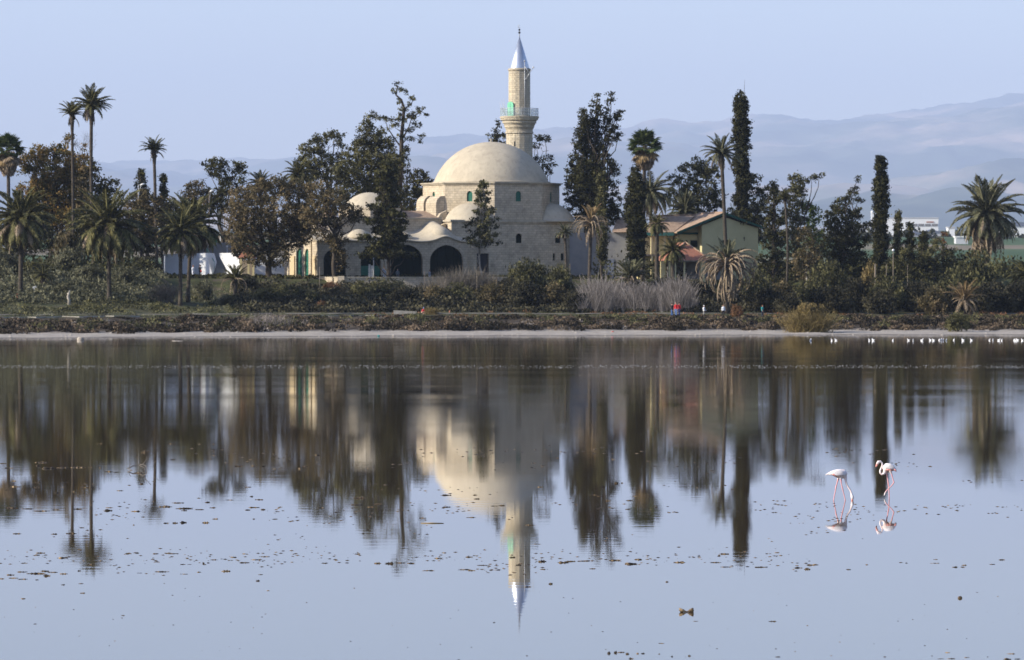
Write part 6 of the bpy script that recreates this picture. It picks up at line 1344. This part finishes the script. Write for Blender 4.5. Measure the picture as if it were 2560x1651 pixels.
# ---------------------------------------------------------------- stones on the shore
def rock_mesh(seed):
    b = MB(); b.ball((0,0,.2), (1,.8,.6), n=12, m=8); me = b.mesh('stone', M['rock']); r = np.random.default_rng(seed)
    for v in me.vertices:
        q = v.co; f = 1 + .35*(float(noise2(q.x*1.4+seed*7, q.y*1.4+q.z*2.1, 0))-.5)*2; v.co = q*f
    return me
RK = [rock_mesh(i) for i in range(4)]
for lab, px_, py_, wm, hm in (('largest tan stone heap on the beach below the portico', 1380, 816, .5, .42), ('pale stone left of the tan heap on the beach', 1284, 826, .22, .2), ('pale stone between the two others left of the heap', 1311, 825, .2, .2), ('dark topped stone on the beach right of the heap', 1491, 825, .2, .16), ('yellowish stone near the dark topped one', 1505, 822, .17, .2), ('pinkish stone on the left beach', 286, 817, .35, .22), ('flat pale stone at the far left beach', 140, 825, .45, .14), ('round pale boulder standing in the shallows at the left', 201, 847, .32, .42), ('flat pale stone in the shallows right of the boulder', 443, 849, .55, .12), ('small stone on the beach below the grey bush', 770, 823, .2, .14), ('stone pair at the right end of the beach', 1880, 824, .4, .16), ('small pale stone left of the slim cypress reflection', 1840, 825, .25, .12)):
    D = CAMH*F/(py_+4-HOR) if py_ > 840 else 0
    if not D:
        D = 540.
        for _ in range(30): x = (px_-1280)/F*D; D = (CAMH-gz(x, D))*F/(py_+3-HOR)
    g = GP(px_, D); g.z = max(g.z, -.05); o = link('stone', RK[int(px_) % 4]); o.location = g; o.scale = (wm, wm*.8, hm); tag(o, lab, 'stone')
r = np.random.default_rng(44); n = 2600; x = r.uniform(-75, 75, n); Y = shore(x)+r.uniform(-1, 22, n)**1.0; keep = r.random(n) < .7; x, Y = x[keep], Y[keep]; n = len(x); s = r.exponential(.035, n)+.015
P_ = np.stack([x, Y, GZ(x, Y)], 1); a = np.array([[1,0,0],[0,1,0],[-1,0,0],[0,-1,0],[.1,0,.8]]); V = (P_[:, None]+a[None]*s[:, None, None]).reshape(-1, 3); i = 5*np.arange(n)[:, None, None]
tag(link('pebbles', npmesh('pebbles', V, (i+np.array([[0,1,4],[1,2,4],[2,3,4],[3,0,4]])[None]).reshape(-1, 3), M['rock'])), 'scattered pebbles on the beach', 'pebbles', kind='stuff')

# ---------------------------------------------------------------- far plain
def far_box(name, label, cat, px0, px1, y0, y1, D, dep, m):
    root = empty(name, ((px0+px1)/2*D/F-1280*D/F, D, 0), label, cat); k = D/F; hw = (px1-px0)/2*k; z0 = gz(root.location.x, D)-2; z1 = CAMH+(HOR-y0)*k; zb = CAMH+(HOR-y1)*k
    b = MB(); b.box(-hw, hw, 0, dep, min(z0, zb), z1); b.build('wall', M[m], root); return root, k, hw, z1
root, k, hw, z1 = far_box('factory', 'long white factory with a band of dark windows far behind the grove', 'factory', 2200, 2346, 546, 600, 3000, 40, 'white')
for p0 in (2279, 2296, 2313, 2330):
    b = MB(); c = (2200+2346)/2; b.box((p0-c)*k, (p0+14-c)*k, -.25, -.02, z1-20*k, z1-14*k); b.build('window_band', M['grey'], root)
b = MB(); b.box((2316-2273)*k, (2334-2273)*k, -.25, -.02, z1-11*k, z1-8*k); b.build('sign', M['redtile'], root)
b = MB(); b.box(-hw-.3, hw+.3, -.3, 40.3, z1+.003, z1+.5); b.build('roof_edge', M['whitegrey'], root)
for lab, p0, p1, y0, D in (('left one of two blue grey pitched sheds before the factory', 2262, 2312, 578, 2700), ('right one of two blue grey pitched sheds before the factory', 2306, 2354, 573, 2750)):
    root, k, hw, z1 = far_box('shed', lab, 'shed', p0, p1, y0+9, 600, D, 20, 'whitegrey'); b = MB(); b.add([(-hw-.5,-.5,z1),(hw+.5,-.5,z1),(0,-.5,z1+9*k),(-hw-.5,20,z1),(hw+.5,20,z1),(0,20,z1+9*k)], [(0,1,2),(5,4,3),(0,2,5,3),(1,4,5,2)]); b.build('roof', M['bluemetal'], root)
root, k, hw, z1 = far_box('white_hut', 'small white block right of the factory', 'building', 2370, 2387, 570, 600, 2700, 10, 'white'); b = MB(); b.box(-hw-.4, hw+.4, -.4, 10.4, z1+.003, z1+.6); b.build('roof', M['whitegrey'], root)
root, k, hw, z1 = far_box('white_hut', 'low pale hut left of the great shaggy palm', 'building', 2390, 2420, 594, 610, 2300, 10, 'whitegrey'); b = MB(); b.box(-hw-.4, hw+.4, -.4, 10.4, z1+.003, z1+.6); b.build('roof', M['white'], root)
root, k, hw, z1 = far_box('warehouse', 'pale warehouse with a blue roof at the right edge behind the shaggy palm', 'warehouse', 2508, 2640, 566, 600, 2600, 30, 'white'); b = MB(); b.box(-hw-.5, hw+.5, -.5, 30.5, z1+.003, z1+10*k); b.build('roof', M['bluemetal'], root)
root, k, hw, z1 = far_box('warehouse', 'grey white low warehouse showing left of the slim cypress', 'warehouse', 2140, 2200, 563, 600, 2900, 20, 'whitegrey'); b = MB(); b.box(-hw-.4, hw+.4, -.4, 20.4, z1+.003, z1+.8); b.build('roof', M['white'], root)
root, k, hw, z1 = far_box('water_tank', 'small white tank on a tower beside the slim cypress', 'water tank', 2178, 2184, 533, 543, 2900, 2, 'white'); b = MB(); b.ball((0, 1, z1+.6), (1, 1, .8)); b.build('lid', M['white'], root)

for lab, px_, py_, c_ in (('scrap of red litter on the beach below the leaning dry palm', 1532, 826, (.6,.04,.04)), ('tiny teal plastic bottle at the waterline below the side dome', 947, 841, (.02,.35,.33))):
    D = 540.
    D = float(shore((px_-1280)/F*D)) + (15 if py_ < 830 else .6)
    b = MB(); b.tube([(-.13,0,.06),(-.02,0,.07),(.06,.02,.06),(.13,.02,.05)], [.05,.07,.05,.02], n=8); o = b.build('litter', cloth(c_)); g = GP(px_, D); g.z = max(g.z, 0); o.location = g; tag(o, lab, 'litter')
